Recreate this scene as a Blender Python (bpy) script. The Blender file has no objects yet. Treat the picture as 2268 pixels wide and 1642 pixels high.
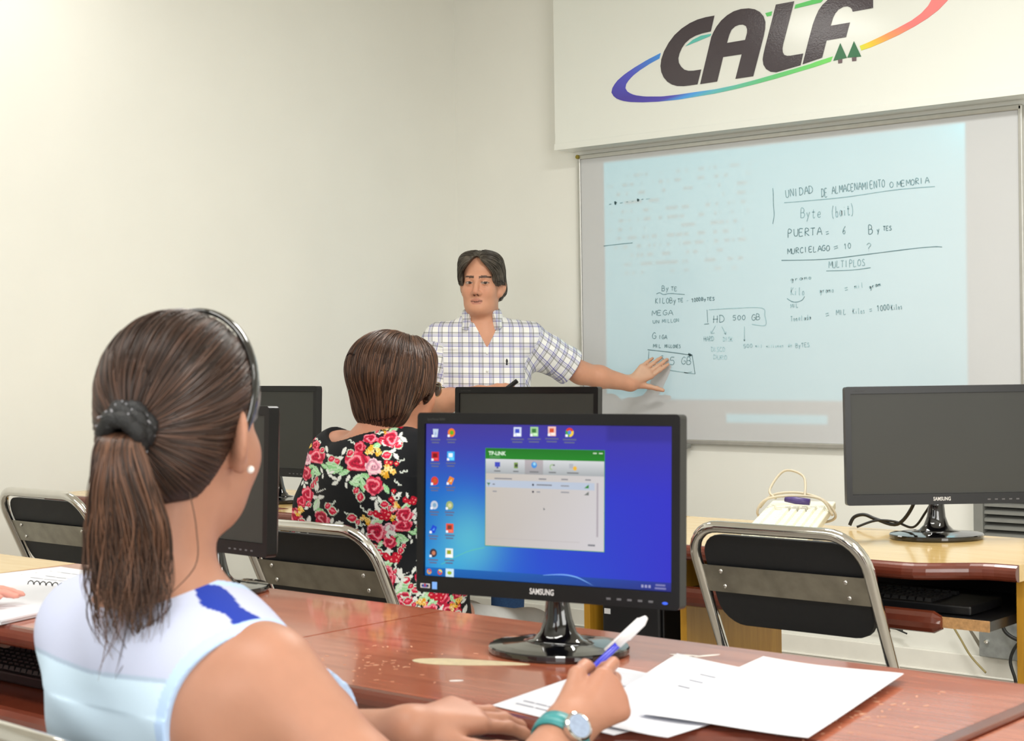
import bpy, bmesh, math, random
import numpy as np
from mathutils import Vector, Matrix
random.seed(7); RNG = np.random.default_rng(7)
SCN = bpy.context.scene
COL = SCN.collection
PI = math.pi

# ------------------------------------------------------------------ camera
def setup_camera():
    th, pit, rol = [math.radians(a) for a in (40.776, -0.613, -0.832)]
    fw = Vector((-math.sin(th)*math.cos(pit), math.cos(th)*math.cos(pit), math.sin(pit)))
    r = Vector((math.cos(th), math.sin(th), 0)); u = r.cross(fw)
    r2 = r*math.cos(rol) + u*math.sin(rol); u2 = -r*math.sin(rol) + u*math.cos(rol)
    cd = bpy.data.cameras.new('camera'); co = bpy.data.objects.new('camera', cd); COL.objects.link(co)
    M = Matrix((r2, u2, -fw)).transposed().to_4x4(); M.translation = Vector((0, -5.4614, 1.1832))
    co.matrix_world = M
    cd.sensor_width = 36; cd.lens = 3574.4/2268*36
    cd.clip_start = 0.05
    cd.dof.use_dof = True; cd.dof.focus_distance = 5.6; cd.dof.aperture_fstop = 13
    SCN.camera = co
setup_camera()
# ------------------------------------------------------------------ light
SCN.view_settings.view_transform = 'Standard'; SCN.view_settings.look = 'None'
SCN.view_settings.gamma = 1; SCN.view_settings.use_curve_mapping = False
SCN.view_settings.exposure = 0.18
W = bpy.data.worlds.new('world'); SCN.world = W; W.use_nodes = True
W.node_tree.nodes['Background'].inputs[0].default_value = (0.9, 0.95, 1, 1)
W.node_tree.nodes['Background'].inputs[1].default_value = 0.3
def area(name, loc, target, sx, sy, power, color):
    l = bpy.data.lights.new(name, 'AREA'); l.shape = 'RECTANGLE'; l.size = sx; l.size_y = sy
    l.energy = power; l.color = color
    o = bpy.data.objects.new(name, l); COL.objects.link(o); o.location = loc
    d = Vector(target) - Vector(loc); o.rotation_euler = d.to_track_quat('-Z', 'Y').to_euler()
    return o
WARM = (1.0, 0.985, 0.935)
for nm, x, y, pw in (('ceiling_lamp', -4.42, -2.55, 7.5), ('ceiling_lamp', -2.0, -1.9, 50), ('ceiling_lamp', -2.6, -4.9, 14), ('ceiling_lamp', -1.2, -4.9, 26), ('ceiling_lamp', 1.2, -3.0, 34)):
    area(nm, (x, y, 2.93), (x, y, 0), 1.25 if pw > 10 else .5, 0.32 if pw > 10 else .7, pw, WARM)
area('front_fill', (2.55, -4.6, 1.7), (-3.0, -2.2, 1.1), 3.4, 1.6, 105, (1.0, 0.99, 0.96))  # added fill light at the right wall; there is no window here
area('front_fill', (-1.0, -7.9, 1.7), (-2.2, -1.5, 1.2), 3.6, 1.5, 66, (0.97, 0.99, 1.0))  # second added fill, from behind the camera; the wall has no opening
def projector_lamp():
    # the ceiling projector that throws the pale cyan page on the whiteboard
    L = Vector((-3.55, -2.75, 2.55)); T = Vector((-3.35, 0, 1.49))
    l = bpy.data.lights.new('projector_lamp', 'SPOT'); l.spot_size = math.radians(70); l.spot_blend = 0
    l.shadow_soft_size = 0.006; l.energy = 115
    o = bpy.data.objects.new('projector_lamp', l); COL.objects.link(o); o.location = L
    zax = Vector((0, -1, 0)); xax = Vector((1, 0, 0)); yax = Vector((0, 0, 1))
    M = Matrix((xax, yax, zax)).transposed().to_4x4(); M.translation = L; o.matrix_world = M
    l.use_nodes = True; nt = l.node_tree; n = nt.nodes; k = nt.links
    em = n['Emission']; tc = n.new('ShaderNodeTexCoord'); sp = n.new('ShaderNodeSeparateXYZ')
    k.new(tc.outputs['Normal'], sp.inputs[0])
    def mth(op, a, b=None, c=None):
        m = n.new('ShaderNodeMath'); m.operation = op
        for i, v in enumerate((a, b, c)):
            if v is None: continue
            if isinstance(v, (int, float)): m.inputs[i].default_value = v
            else: k.new(v, m.inputs[i])
        return m.outputs[0]
    az = mth('ABSOLUTE', sp.outputs[2]); dist = 2.73
    X = mth('MULTIPLY_ADD', mth('DIVIDE', sp.outputs[0], az), dist, L.x)      # place on the board the ray lands on
    Z = mth('MULTIPLY_ADD', mth('DIVIDE', sp.outputs[1], az), dist, L.z)
    def band(v, lo, hi, s=0.004):
        a = n.new('ShaderNodeMapRange'); a.inputs[1].default_value = lo - s; a.inputs[2].default_value = lo + s
        b = n.new('ShaderNodeMapRange'); b.inputs[1].default_value = hi + s; b.inputs[2].default_value = hi - s
        for q in (a, b): k.new(v, q.inputs[0])
        return mth('MULTIPLY', a.outputs[0], b.outputs[0])
    page = mth('MULTIPLY', band(X, -4.165, -2.54), band(Z, 0.985, 1.985))
    bar = mth('MULTIPLY', band(X, -3.567, -3.11), band(Z, 0.895, 0.93))
    # faint rows of projected text, upper left of the page
    cb = n.new('ShaderNodeCombineXYZ'); k.new(mth('MULTIPLY', X, 26.0), cb.inputs[0])
    k.new(mth('MULTIPLY', mth('FLOOR', mth('MULTIPLY', Z, 27.0)), 7.3), cb.inputs[1])
    nz = n.new('ShaderNodeTexNoise'); nz.inputs['Scale'].default_value = 1.0; nz.inputs['Detail'].default_value = 2; k.new(cb.outputs[0], nz.inputs['Vector'])
    rowm = mth('GREATER_THAN', mth('FRACT', mth('MULTIPLY', Z, 27.0)), 0.62)
    txt = mth('MULTIPLY', mth('MULTIPLY', rowm, mth('GREATER_THAN', nz.outputs[0], 0.53)), mth('MULTIPLY', band(X, -4.13, -3.45, .03), band(Z, 1.50, 1.93, .02)))
    st = mth('MULTIPLY', mth('MAXIMUM', page, bar), mth('SUBTRACT', 1.0, mth('MULTIPLY', txt, 0.5)))
    k.new(st, em.inputs[1]); em.inputs[0].default_value = (0.02, 0.80, 1.0, 1)
projector_lamp()

# ------------------------------------------------------------------ materials
def lin(c):
    c = [v/255.0 for v in c]
    return tuple((v/12.92 if v <= 0.04045 else ((v+0.055)/1.055)**2.4) for v in c)
MATS = {}
def mat(name, rgb, rough=0.5, metal=0.0, spec=0.5, var=0.0, vscale=30, bump=0.0, bscale=200, coat=0.0, alpha=1.0, sss=0.0, vcol=False, stretch=None, emit=0.0, trans=0.0):
    if name in MATS: return MATS[name]
    m = bpy.data.materials.new(name); m.use_nodes = True; nt = m.node_tree; n = nt.nodes; k = nt.links
    b = n['Principled BSDF']; c = lin(rgb)
    b.inputs['Base Color'].default_value = (*c, 1); b.inputs['Roughness'].default_value = rough
    b.inputs['Metallic'].default_value = metal; b.inputs['Specular IOR Level'].default_value = spec
    b.inputs['Coat Weight'].default_value = coat; b.inputs['Coat Roughness'].default_value = 0.06
    b.inputs['Transmission Weight'].default_value = trans
    b.inputs['Alpha'].default_value = alpha
    if sss:
        b.inputs['Subsurface Weight'].default_value = sss; b.inputs['Subsurface Radius'].default_value = (0.012, 0.005, 0.003); b.inputs['Subsurface Scale'].default_value = 0.6
    src = None
    if vcol:
        a = n.new('ShaderNodeVertexColor'); a.layer_name = 'Col'; src = a.outputs[0]
        k.new(src, b.inputs['Base Color'])
    tc = n.new('ShaderNodeTexCoord'); vec = tc.outputs['Object']
    if stretch:
        mp = n.new('ShaderNodeMapping'); mp.inputs['Scale'].default_value = stretch; k.new(vec, mp.inputs[0]); vec = mp.outputs[0]
    if var:
        nz = n.new('ShaderNodeTexNoise'); nz.inputs['Scale'].default_value = vscale; nz.inputs['Detail'].default_value = 5
        k.new(vec, nz.inputs['Vector'])
        mr = n.new('ShaderNodeMapRange'); mr.inputs[1].default_value = 0.3; mr.inputs[2].default_value = 0.7; mr.inputs[3].default_value = 1-var; mr.inputs[4].default_value = 1+var
        k.new(nz.outputs[0], mr.inputs[0])
        mx = n.new('ShaderNodeVectorMath'); mx.operation = 'SCALE'
        if src: k.new(src, mx.inputs[0])
        else: mx.inputs[0].default_value = c
        k.new(mr.outputs[0], mx.inputs['Scale']); k.new(mx.outputs[0], b.inputs['Base Color'])
    if bump:
        nz2 = n.new('ShaderNodeTexNoise'); nz2.inputs['Scale'].default_value = bscale; nz2.inputs['Detail'].default_value = 3
        k.new(vec, nz2.inputs['Vector'])
        bp = n.new('ShaderNodeBump'); bp.inputs['Strength'].default_value = bump; bp.inputs['Distance'].default_value = 0.002
        k.new(nz2.outputs[0], bp.inputs['Height']); k.new(bp.outputs[0], b.inputs['Normal'])
    if emit:
        b.inputs['Emission Strength'].default_value = emit
        if src: k.new(src, b.inputs['Emission Color'])
        else: b.inputs['Emission Color'].default_value = (*c, 1)
    MATS[name] = m; return m
def wood(name, c1, c2, rough, coat, stretch=(1.2, 14, 14)):
    if name in MATS: return MATS[name]
    m = mat(name, c1, rough, coat=coat, spec=0.5); nt = m.node_tree; n = nt.nodes; k = nt.links; b = n['Principled BSDF']
    tc = n.new('ShaderNodeTexCoord'); mp = n.new('ShaderNodeMapping'); mp.inputs['Scale'].default_value = stretch; k.new(tc.outputs['Object'], mp.inputs[0])
    nz = n.new('ShaderNodeTexNoise'); nz.inputs['Scale'].default_value = 4; nz.inputs['Detail'].default_value = 8; nz.inputs['Roughness'].default_value = 0.65; nz.inputs['Distortion'].default_value = 0.6
    k.new(mp.outputs[0], nz.inputs['Vector'])
    cr = n.new('ShaderNodeValToRGB'); cr.color_ramp.elements[0].position = 0.33; cr.color_ramp.elements[1].position = 0.66
    cr.color_ramp.elements[0].color = (*lin(c1), 1); cr.color_ramp.elements[1].color = (*lin(c2), 1)
    k.new(nz.outputs[0], cr.inputs[0]); k.new(cr.outputs[0], b.inputs['Base Color'])
    return m
M_wall = mat('wall_paint', (236, 236, 229), 0.75, var=0.015, vscale=3, bump=0.08, bscale=90)
M_white = mat('white_gloss', (233, 236, 230), 0.12, var=0.006, vscale=6, bump=0.02, bscale=60)
M_board = mat('board_white', (201, 203, 205), 0.16, var=0.008, vscale=4)
M_alu = mat('aluminium', (190, 190, 186), 0.35, metal=0.8, var=0.04)
M_floor = mat('floor_vinyl', (172, 166, 156), 0.4, var=0.08, vscale=12)
M_ceil = mat('ceiling_white', (240, 238, 230), 0.8, var=0.01)
M_skirt = mat('skirting_white', (232, 230, 222), 0.5, var=0.03, vscale=14, bump=0.2, bscale=40)
M_red = wood('mahogany_laminate', (156, 78, 52), (188, 108, 78), 0.2, 0.4)
M_rededge = mat('mahogany_edge', (104, 46, 30), 0.25, var=0.12, vscale=20, coat=0.3)
M_maple = wood('maple_laminate', (214, 178, 112), (226, 194, 130), 0.2, 0.3)
M_oak = wood('oak_panel', (176, 126, 30), (196, 146, 46), 0.4, 0.0, stretch=(10, 10, 0.8))
M_tan = wood('tan_panel', (150, 112, 70), (162, 122, 80), 0.5, 0.0, stretch=(10, 1, 10))
M_chip = mat('chipboard', (184, 140, 92), 0.85, var=0.2, vscale=160)
M_black = mat('black_plastic', (20, 20, 22), 0.28, spec=0.5, var=0.1, vscale=40)
M_gloss = mat('black_gloss', (9, 9, 11), 0.06, spec=0.6, coat=0.6, var=0.05)
M_bezel = mat('bezel_plastic', (17, 17, 19), 0.3, spec=0.32, var=0.05)
M_screen = mat('screen_off', (52, 53, 50), 0.42, spec=0.35, var=0.03, vscale=5)
M_pad = mat('black_vinyl', (19, 20, 24), 0.6, var=0.1, vscale=60, bump=0.15, bscale=400)
M_chrome = mat('chrome', (214, 212, 208), 0.09, metal=1.0, var=0.03)
M_galv = mat('steel_strip', (150, 146, 136), 0.3, metal=0.9, var=0.22, vscale=18)
M_grey = mat('grey_paint', (128, 129, 125), 0.45, var=0.04)
M_cable = mat('black_cable', (18, 18, 18), 0.5, var=0.05)
M_beige = mat('beige_plastic', (222, 220, 200), 0.45, var=0.04, vscale=50)
M_cord = mat('beige_cord', (196, 184, 160), 0.5, var=0.05)
M_purple = mat('purple_plug', (74, 58, 118), 0.4, var=0.05)
M_paper = mat('paper', (226, 228, 235), 0.75, var=0.008, vscale=20)
M_ink = mat('print_grey', (150, 152, 165), 0.8, var=0.1)
M_logo = mat('silver_letters', (205, 205, 205), 0.4, var=0.05, emit=0.12)
M_stool = mat('grey_vinyl', (170, 170, 166), 0.45, var=0.05)
M_vc = mat('printed_colours', (255, 255, 255), 0.3, vcol=True, var=0.01)
M_vcscreen = mat('lit_screen', (0, 0, 0), 0.4, vcol=True, emit=1.0, spec=0.15)
_b = M_vcscreen.node_tree
for l in list(_b.links):
    if l.to_socket.name == 'Base Color': _b.links.remove(l)

# ------------------------------------------------------------------ object helpers
def setp(o, label=None, cat=None, group=None, kind=None):
    if label: o['label'] = label
    if cat: o['category'] = cat
    if group: o['group'] = group
    if kind: o['kind'] = kind
    return o
def thing(name, label, cat, loc=(0, 0, 0), rz=0.0, group=None):
    o = bpy.data.objects.new(name, None); COL.objects.link(o); o.location = loc; o.rotation_euler = (0, 0, rz)
    o.empty_display_size = 0.05
    return setp(o, label, cat, group)
def from_arrays(name, v, f, material, parent=None, smooth=False, col=None, bevel=0.0):
    me = bpy.data.meshes.new(name)
    v = np.asarray(v, float)
    me.from_pydata(v.tolist(), [], [list(map(int, q)) for q in f]); me.update()
    if smooth: me.polygons.foreach_set('use_smooth', [True]*len(me.polygons))
    if col is not None:
        a = me.color_attributes.new('Col', 'FLOAT_COLOR', 'POINT')
        c4 = np.ones((len(v), 4), np.float32); c4[:, :3] = col; a.data.foreach_set('color', c4.ravel())
    me.materials.append(material)
    o = bpy.data.objects.new(name, me); COL.objects.link(o)
    if parent: o.parent = parent
    if bevel:
        b = o.modifiers.new('bevel', 'BEVEL'); b.width = bevel; b.segments = 3; b.limit_method = 'ANGLE'; b.angle_limit = 0.7
    return o
class MB:
    def __init__(s): s.v = []; s.f = []; s.c = []; s.cur = (1, 1, 1)
    def add(s, v, f):
        o = len(s.v); s.v += [tuple(map(float, p)) for p in v]; s.f += [[i+o for i in q] for q in f]; s.c += [s.cur]*len(v)
    def box(s, x0, x1, y0, y1, z0, z1):
        s.add([(x0,y0,z0),(x1,y0,z0),(x1,y1,z0),(x0,y1,z0),(x0,y0,z1),(x1,y0,z1),(x1,y1,z1),(x0,y1,z1)],
              [(0,3,2,1),(4,5,6,7),(0,1,5,4),(1,2,6,5),(2,3,7,6),(3,0,4,7)])
    def tube(s, pts, r, n=10, closed=False, caps=True):
        P = [Vector(p) for p in pts]; m = len(P); rr = r if isinstance(r, (list, tuple)) else [r]*m
        T = []
        for i in range(m):
            a = P[(i-1) % m] if (closed or i > 0) else P[0]; b = P[(i+1) % m] if (closed or i < m-1) else P[-1]
            T.append((b-a).normalized())
        up = Vector((0, 0, 1)) if abs(T[0].z) < 0.9 else Vector((1, 0, 0))
        N = (up - T[0]*up.dot(T[0])).normalized(); V = []
        for i in range(m):
            N = (N - T[i]*N.dot(T[i])).normalized(); B = T[i].cross(N)
            for j in range(n):
                a = 2*PI*j/n; V.append(P[i] + (N*math.cos(a) + B*math.sin(a))*rr[i])
        F = []
        for i in range(m if closed else m-1):
            for j in range(n):
                a = i*n+j; b = i*n+(j+1) % n; c = ((i+1) % m)*n+(j+1) % n; d = ((i+1) % m)*n+j; F.append((a, b, c, d))
        if caps and not closed: F.append(tuple(range(n-1, -1, -1))); F.append(tuple(range((m-1)*n, m*n)))
        s.add(V, F)
    def rings(s, rings, cap=True):
        n = len(rings[0]); V = [p for r in rings for p in r]; F = []
        for i in range(len(rings)-1):
            for j in range(n): F.append((i*n+j, i*n+(j+1) % n, (i+1)*n+(j+1) % n, (i+1)*n+j))
        if cap: F.append(tuple(range(n-1, -1, -1))); F.append(tuple(range((len(rings)-1)*n, len(rings)*n)))
        s.add(V, F)
    def prism(s, poly, fn, h0, h1):     # poly in 2D, fn(u,v,h)->xyz
        n = len(poly)
        s.add([fn(u, v, h0) for u, v in poly] + [fn(u, v, h1) for u, v in poly],
              [tuple(range(n-1, -1, -1)), tuple(range(n, 2*n))] + [(i, (i+1) % n, n+(i+1) % n, n+i) for i in range(n)])
    def ball(s, c, r, n=10, m=7):
        r = r if isinstance(r, (tuple, list)) else (r, r, r)
        V = []
        for i in range(m+1):
            t = PI*i/m
            for j in range(n): a = 2*PI*j/n; V.append((c[0]+r[0]*math.sin(t)*math.cos(a), c[1]+r[1]*math.sin(t)*math.sin(a), c[2]+r[2]*math.cos(t)))
        s.add(V, [(i*n+j, (i+1)*n+j, (i+1)*n+(j+1) % n, i*n+(j+1) % n) for i in range(m) for j in range(n)])
    def build(s, name, material, parent=None, smooth=False, bevel=0.0, vcol=False):
        return from_arrays(name, s.v, s.f, material, parent, smooth, np.array(s.c) if vcol else None, bevel)
def copy_tree(o, parent=None):
    c = o.copy(); COL.objects.link(c); c.parent = parent
    for ch in list(o.children): copy_tree(ch, c)
    return c
def arc(cx, cy, r, a0, a1, n=8):
    return [(cx+r*math.cos(a0+(a1-a0)*i/n), cy+r*math.sin(a0+(a1-a0)*i/n)) for i in range(n+1)]
def rrect(x0, x1, y0, y1, r, n=5):
    return arc(x1-r, y0+r, r, -PI/2, 0, n)+arc(x1-r, y1-r, r, 0, PI/2, n)+arc(x0+r, y1-r, r, PI/2, PI, n)+arc(x0+r, y0+r, r, PI, 1.5*PI, n)
def smooth_path(pts, n=6):
    P = [Vector(p) for p in pts]; out = []
    for i in range(len(P)-1):
        p0 = P[max(i-1, 0)]; p1 = P[i]; p2 = P[i+1]; p3 = P[min(i+2, len(P)-1)]
        for j in range(n):
            t = j/n; out.append(0.5*((2*p1)+(p2-p0)*t+(2*p0-5*p1+4*p2-p3)*t*t+(3*p1-p0-3*p2+p3)*t**3))
    return out+[P[-1]]
_txt_cache = {}
def text_geo(txt, bold=0.0):
    if (txt, bold) in _txt_cache: return _txt_cache[(txt, bold)]
    cu = bpy.data.curves.new('t', 'FONT'); cu.body = txt; cu.size = 1; cu.offset = bold; cu.resolution_u = 3
    ob = bpy.data.objects.new('t', cu); COL.objects.link(ob)
    dg = bpy.context.evaluated_depsgraph_get(); me = bpy.data.meshes.new_from_object(ob.evaluated_get(dg))
    v = np.array([tuple(q.co) for q in me.vertices]); f = [list(p.vertices) for p in me.polygons]
    bpy.data.objects.remove(ob); bpy.data.curves.remove(cu); bpy.data.meshes.remove(me)
    v = v[:, :2]; v = v - v.min(0); s = v[:, 1].max(); v = v/s
    _txt_cache[(txt, bold)] = (v, f); return v, f
def text_into(mb, txt, fn, x, y, h, width=None, bold=0.0, center=False):
    v, f = text_geo(txt, bold); w = v[:, 0].max(); sx = h if width is None else width/w
    off = -w*sx/2 if center else 0
    mb.add([fn(x+off+p[0]*sx, y+p[1]*h) for p in v], f)
# traced outlines of the sign and the notes, in metres on their own planes
LOGO={'C': [(-3.5281, 2.4969), (-3.5699, 2.4966), (-3.6075, 2.493), (-3.6454, 2.4841), (-3.6837, 2.4687), (-3.7192, 2.4474), (-3.7486, 2.4198), (-3.7718, 2.3885), (-3.7853, 2.3584), (-3.7896, 2.3324), (-3.7861, 2.3081), (-3.7751, 2.2855), (-3.7576, 2.2662), (-3.7353, 2.2516), (-3.7097, 2.2425), (-3.6779, 2.2382), (-3.6494, 2.2374), (-3.6122, 2.2374), (-3.5934, 2.294), (-3.6295, 2.2938), (-3.6547, 2.2964), (-3.6737, 2.3033), (-3.6894, 2.3171), (-3.7003, 2.3342), (-3.7022, 2.3529), (-3.6965, 2.3706), (-3.685, 2.3901), (-3.6688, 2.4076), (-3.6464, 2.4215), (-3.6179, 2.4306), (-3.5865, 2.4353), (-3.546, 2.4374)], 'Ao': [(-3.5996, 2.2367), (-3.5439, 2.4151), (-3.5343, 2.4319), (-3.5186, 2.4529), (-3.4968, 2.473), (-3.469, 2.4895), (-3.4384, 2.5004), (-3.4052, 2.5043), (-3.3692, 2.5015), (-3.3426, 2.4937), (-3.3206, 2.4802), (-3.3046, 2.4615), (-3.2967, 2.4389), (-3.298, 2.4138), (-3.3058, 2.3821), (-3.3539, 2.2377), (-3.4349, 2.2374), (-3.4048, 2.329), (-3.4904, 2.3294), (-3.5195, 2.2374)], 'Ah': [(-3.4716, 2.382), (-3.4611, 2.4113), (-3.4501, 2.4303), (-3.4333, 2.4407), (-3.4151, 2.4445), (-3.3971, 2.4427), (-3.3837, 2.4349), (-3.3788, 2.4228), (-3.3796, 2.4076), (-3.3884, 2.3824)], 'L': [(-3.249, 2.4977), (-3.1691, 2.498), (-3.2188, 2.345), (-3.2225, 2.328), (-3.2216, 2.3128), (-3.2151, 2.302), (-3.2036, 2.2967), (-3.1878, 2.2951), (-3.133, 2.2961), (-3.1449, 2.2535), (-3.2508, 2.2401), (-3.2755, 2.245), (-3.2959, 2.2583), (-3.3074, 2.2762), (-3.3106, 2.2969), (-3.3068, 2.3166), (-3.2975, 2.3481)], 'F': [(-3.1364, 2.2556), (-3.1117, 2.3354), (-3.0901, 2.3999), (-3.0789, 2.4244), (-3.065, 2.4485), (-3.0486, 2.4662), (-3.0269, 2.4806), (-3.0027, 2.4922), (-2.9734, 2.4994), (-2.9391, 2.5023), (-2.9025, 2.5012), (-2.825, 2.5016), (-2.8397, 2.4565), (-2.8401, 2.423), (-2.9231, 2.4221), (-2.9256, 2.4312), (-2.9321, 2.4391), (-2.9438, 2.4451), (-2.9609, 2.4458), (-2.9822, 2.4385), (-2.9957, 2.4263), (-3.0052, 2.4112), (-3.0154, 2.3839), (-2.9355, 2.3842), (-2.952, 2.3324), (-3.033, 2.3313), (-3.0527, 2.2699)], 'sw_o': [(-3.7888, 2.3846), (-3.8539, 2.366), (-3.9207, 2.3424), (-3.968, 2.3227), (-4.0056, 2.3016), (-4.0298, 2.28), (-4.0404, 2.2595), (-4.0339, 2.2438), (-4.0154, 2.2281), (-3.9868, 2.2153), (-3.9465, 2.2054), (-3.8832, 2.1969), (-3.8044, 2.1907), (-3.7074, 2.1877), (-3.6123, 2.1899), (-3.5288, 2.192), (-3.437, 2.198), (-3.3469, 2.2064), (-3.2584, 2.2159), (-3.1716, 2.2278), (-3.0863, 2.2394), (-3.0924, 2.2382), (-3.0168, 2.2511)], 'sw_i': [(-3.795, 2.3637), (-3.841, 2.3496), (-3.8943, 2.3283), (-3.9245, 2.3133), (-3.9483, 2.2973), (-3.9626, 2.2828), (-3.9696, 2.2715), (-3.9671, 2.2604), (-3.9575, 2.249), (-3.9392, 2.2382), (-3.9193, 2.23), (-3.8696, 2.2189), (-3.7845, 2.2092), (-3.7071, 2.2074), (-3.612, 2.2082), (-3.5286, 2.2082), (-3.4368, 2.2133), (-3.3467, 2.2224), (-3.2582, 2.2335), (-3.1713, 2.2439), (-3.0861, 2.2554), (-3.0921, 2.256), (-3.0085, 2.2689)], 'rs_o': [(-2.8899, 2.2755), (-2.8536, 2.2811), (-2.8022, 2.2938), (-2.7387, 2.3115), (-2.676, 2.3334), (-2.6265, 2.3546), (-2.5847, 2.3778), (-2.5481, 2.4071), (-2.5285, 2.4376), (-2.5401, 2.473)], 'rs_i': [(-2.8962, 2.2927), (-2.8585, 2.3015), (-2.807, 2.3164), (-2.7434, 2.3362), (-2.6881, 2.3557), (-2.6508, 2.3752), (-2.6234, 2.3983), (-2.611, 2.4167), (-2.6131, 2.4441), (-2.6299, 2.4717)], 'teal': [(-3.6684, 2.3952), (-3.6307, 2.4167), (-3.5928, 2.4271), (-3.5437, 2.4281), (-3.5494, 2.4198), (-3.6088, 2.4072)], 'g1': [(-3.2962, 2.4721), (-3.2663, 2.4747), (-3.27, 2.4589), (-3.2894, 2.458)], 'g2': [(-3.1636, 2.4842), (-3.094, 2.4909), (-3.0296, 2.4982), (-3.0549, 2.4763), (-3.1681, 2.47)], 't1': [(-2.976, 2.314), (-2.9491, 2.2557), (-3.0061, 2.252)], 't2': [(-2.9194, 2.3133), (-2.8902, 2.2527), (-2.9477, 2.2562)], 'k1': [(-2.9861, 2.2535), (-2.9683, 2.2542), (-2.9691, 2.2395), (-2.9855, 2.2395)], 'k2': [(-2.9289, 2.2538), (-2.9103, 2.2537), (-2.9105, 2.2397), (-2.9277, 2.2401)]}
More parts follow.
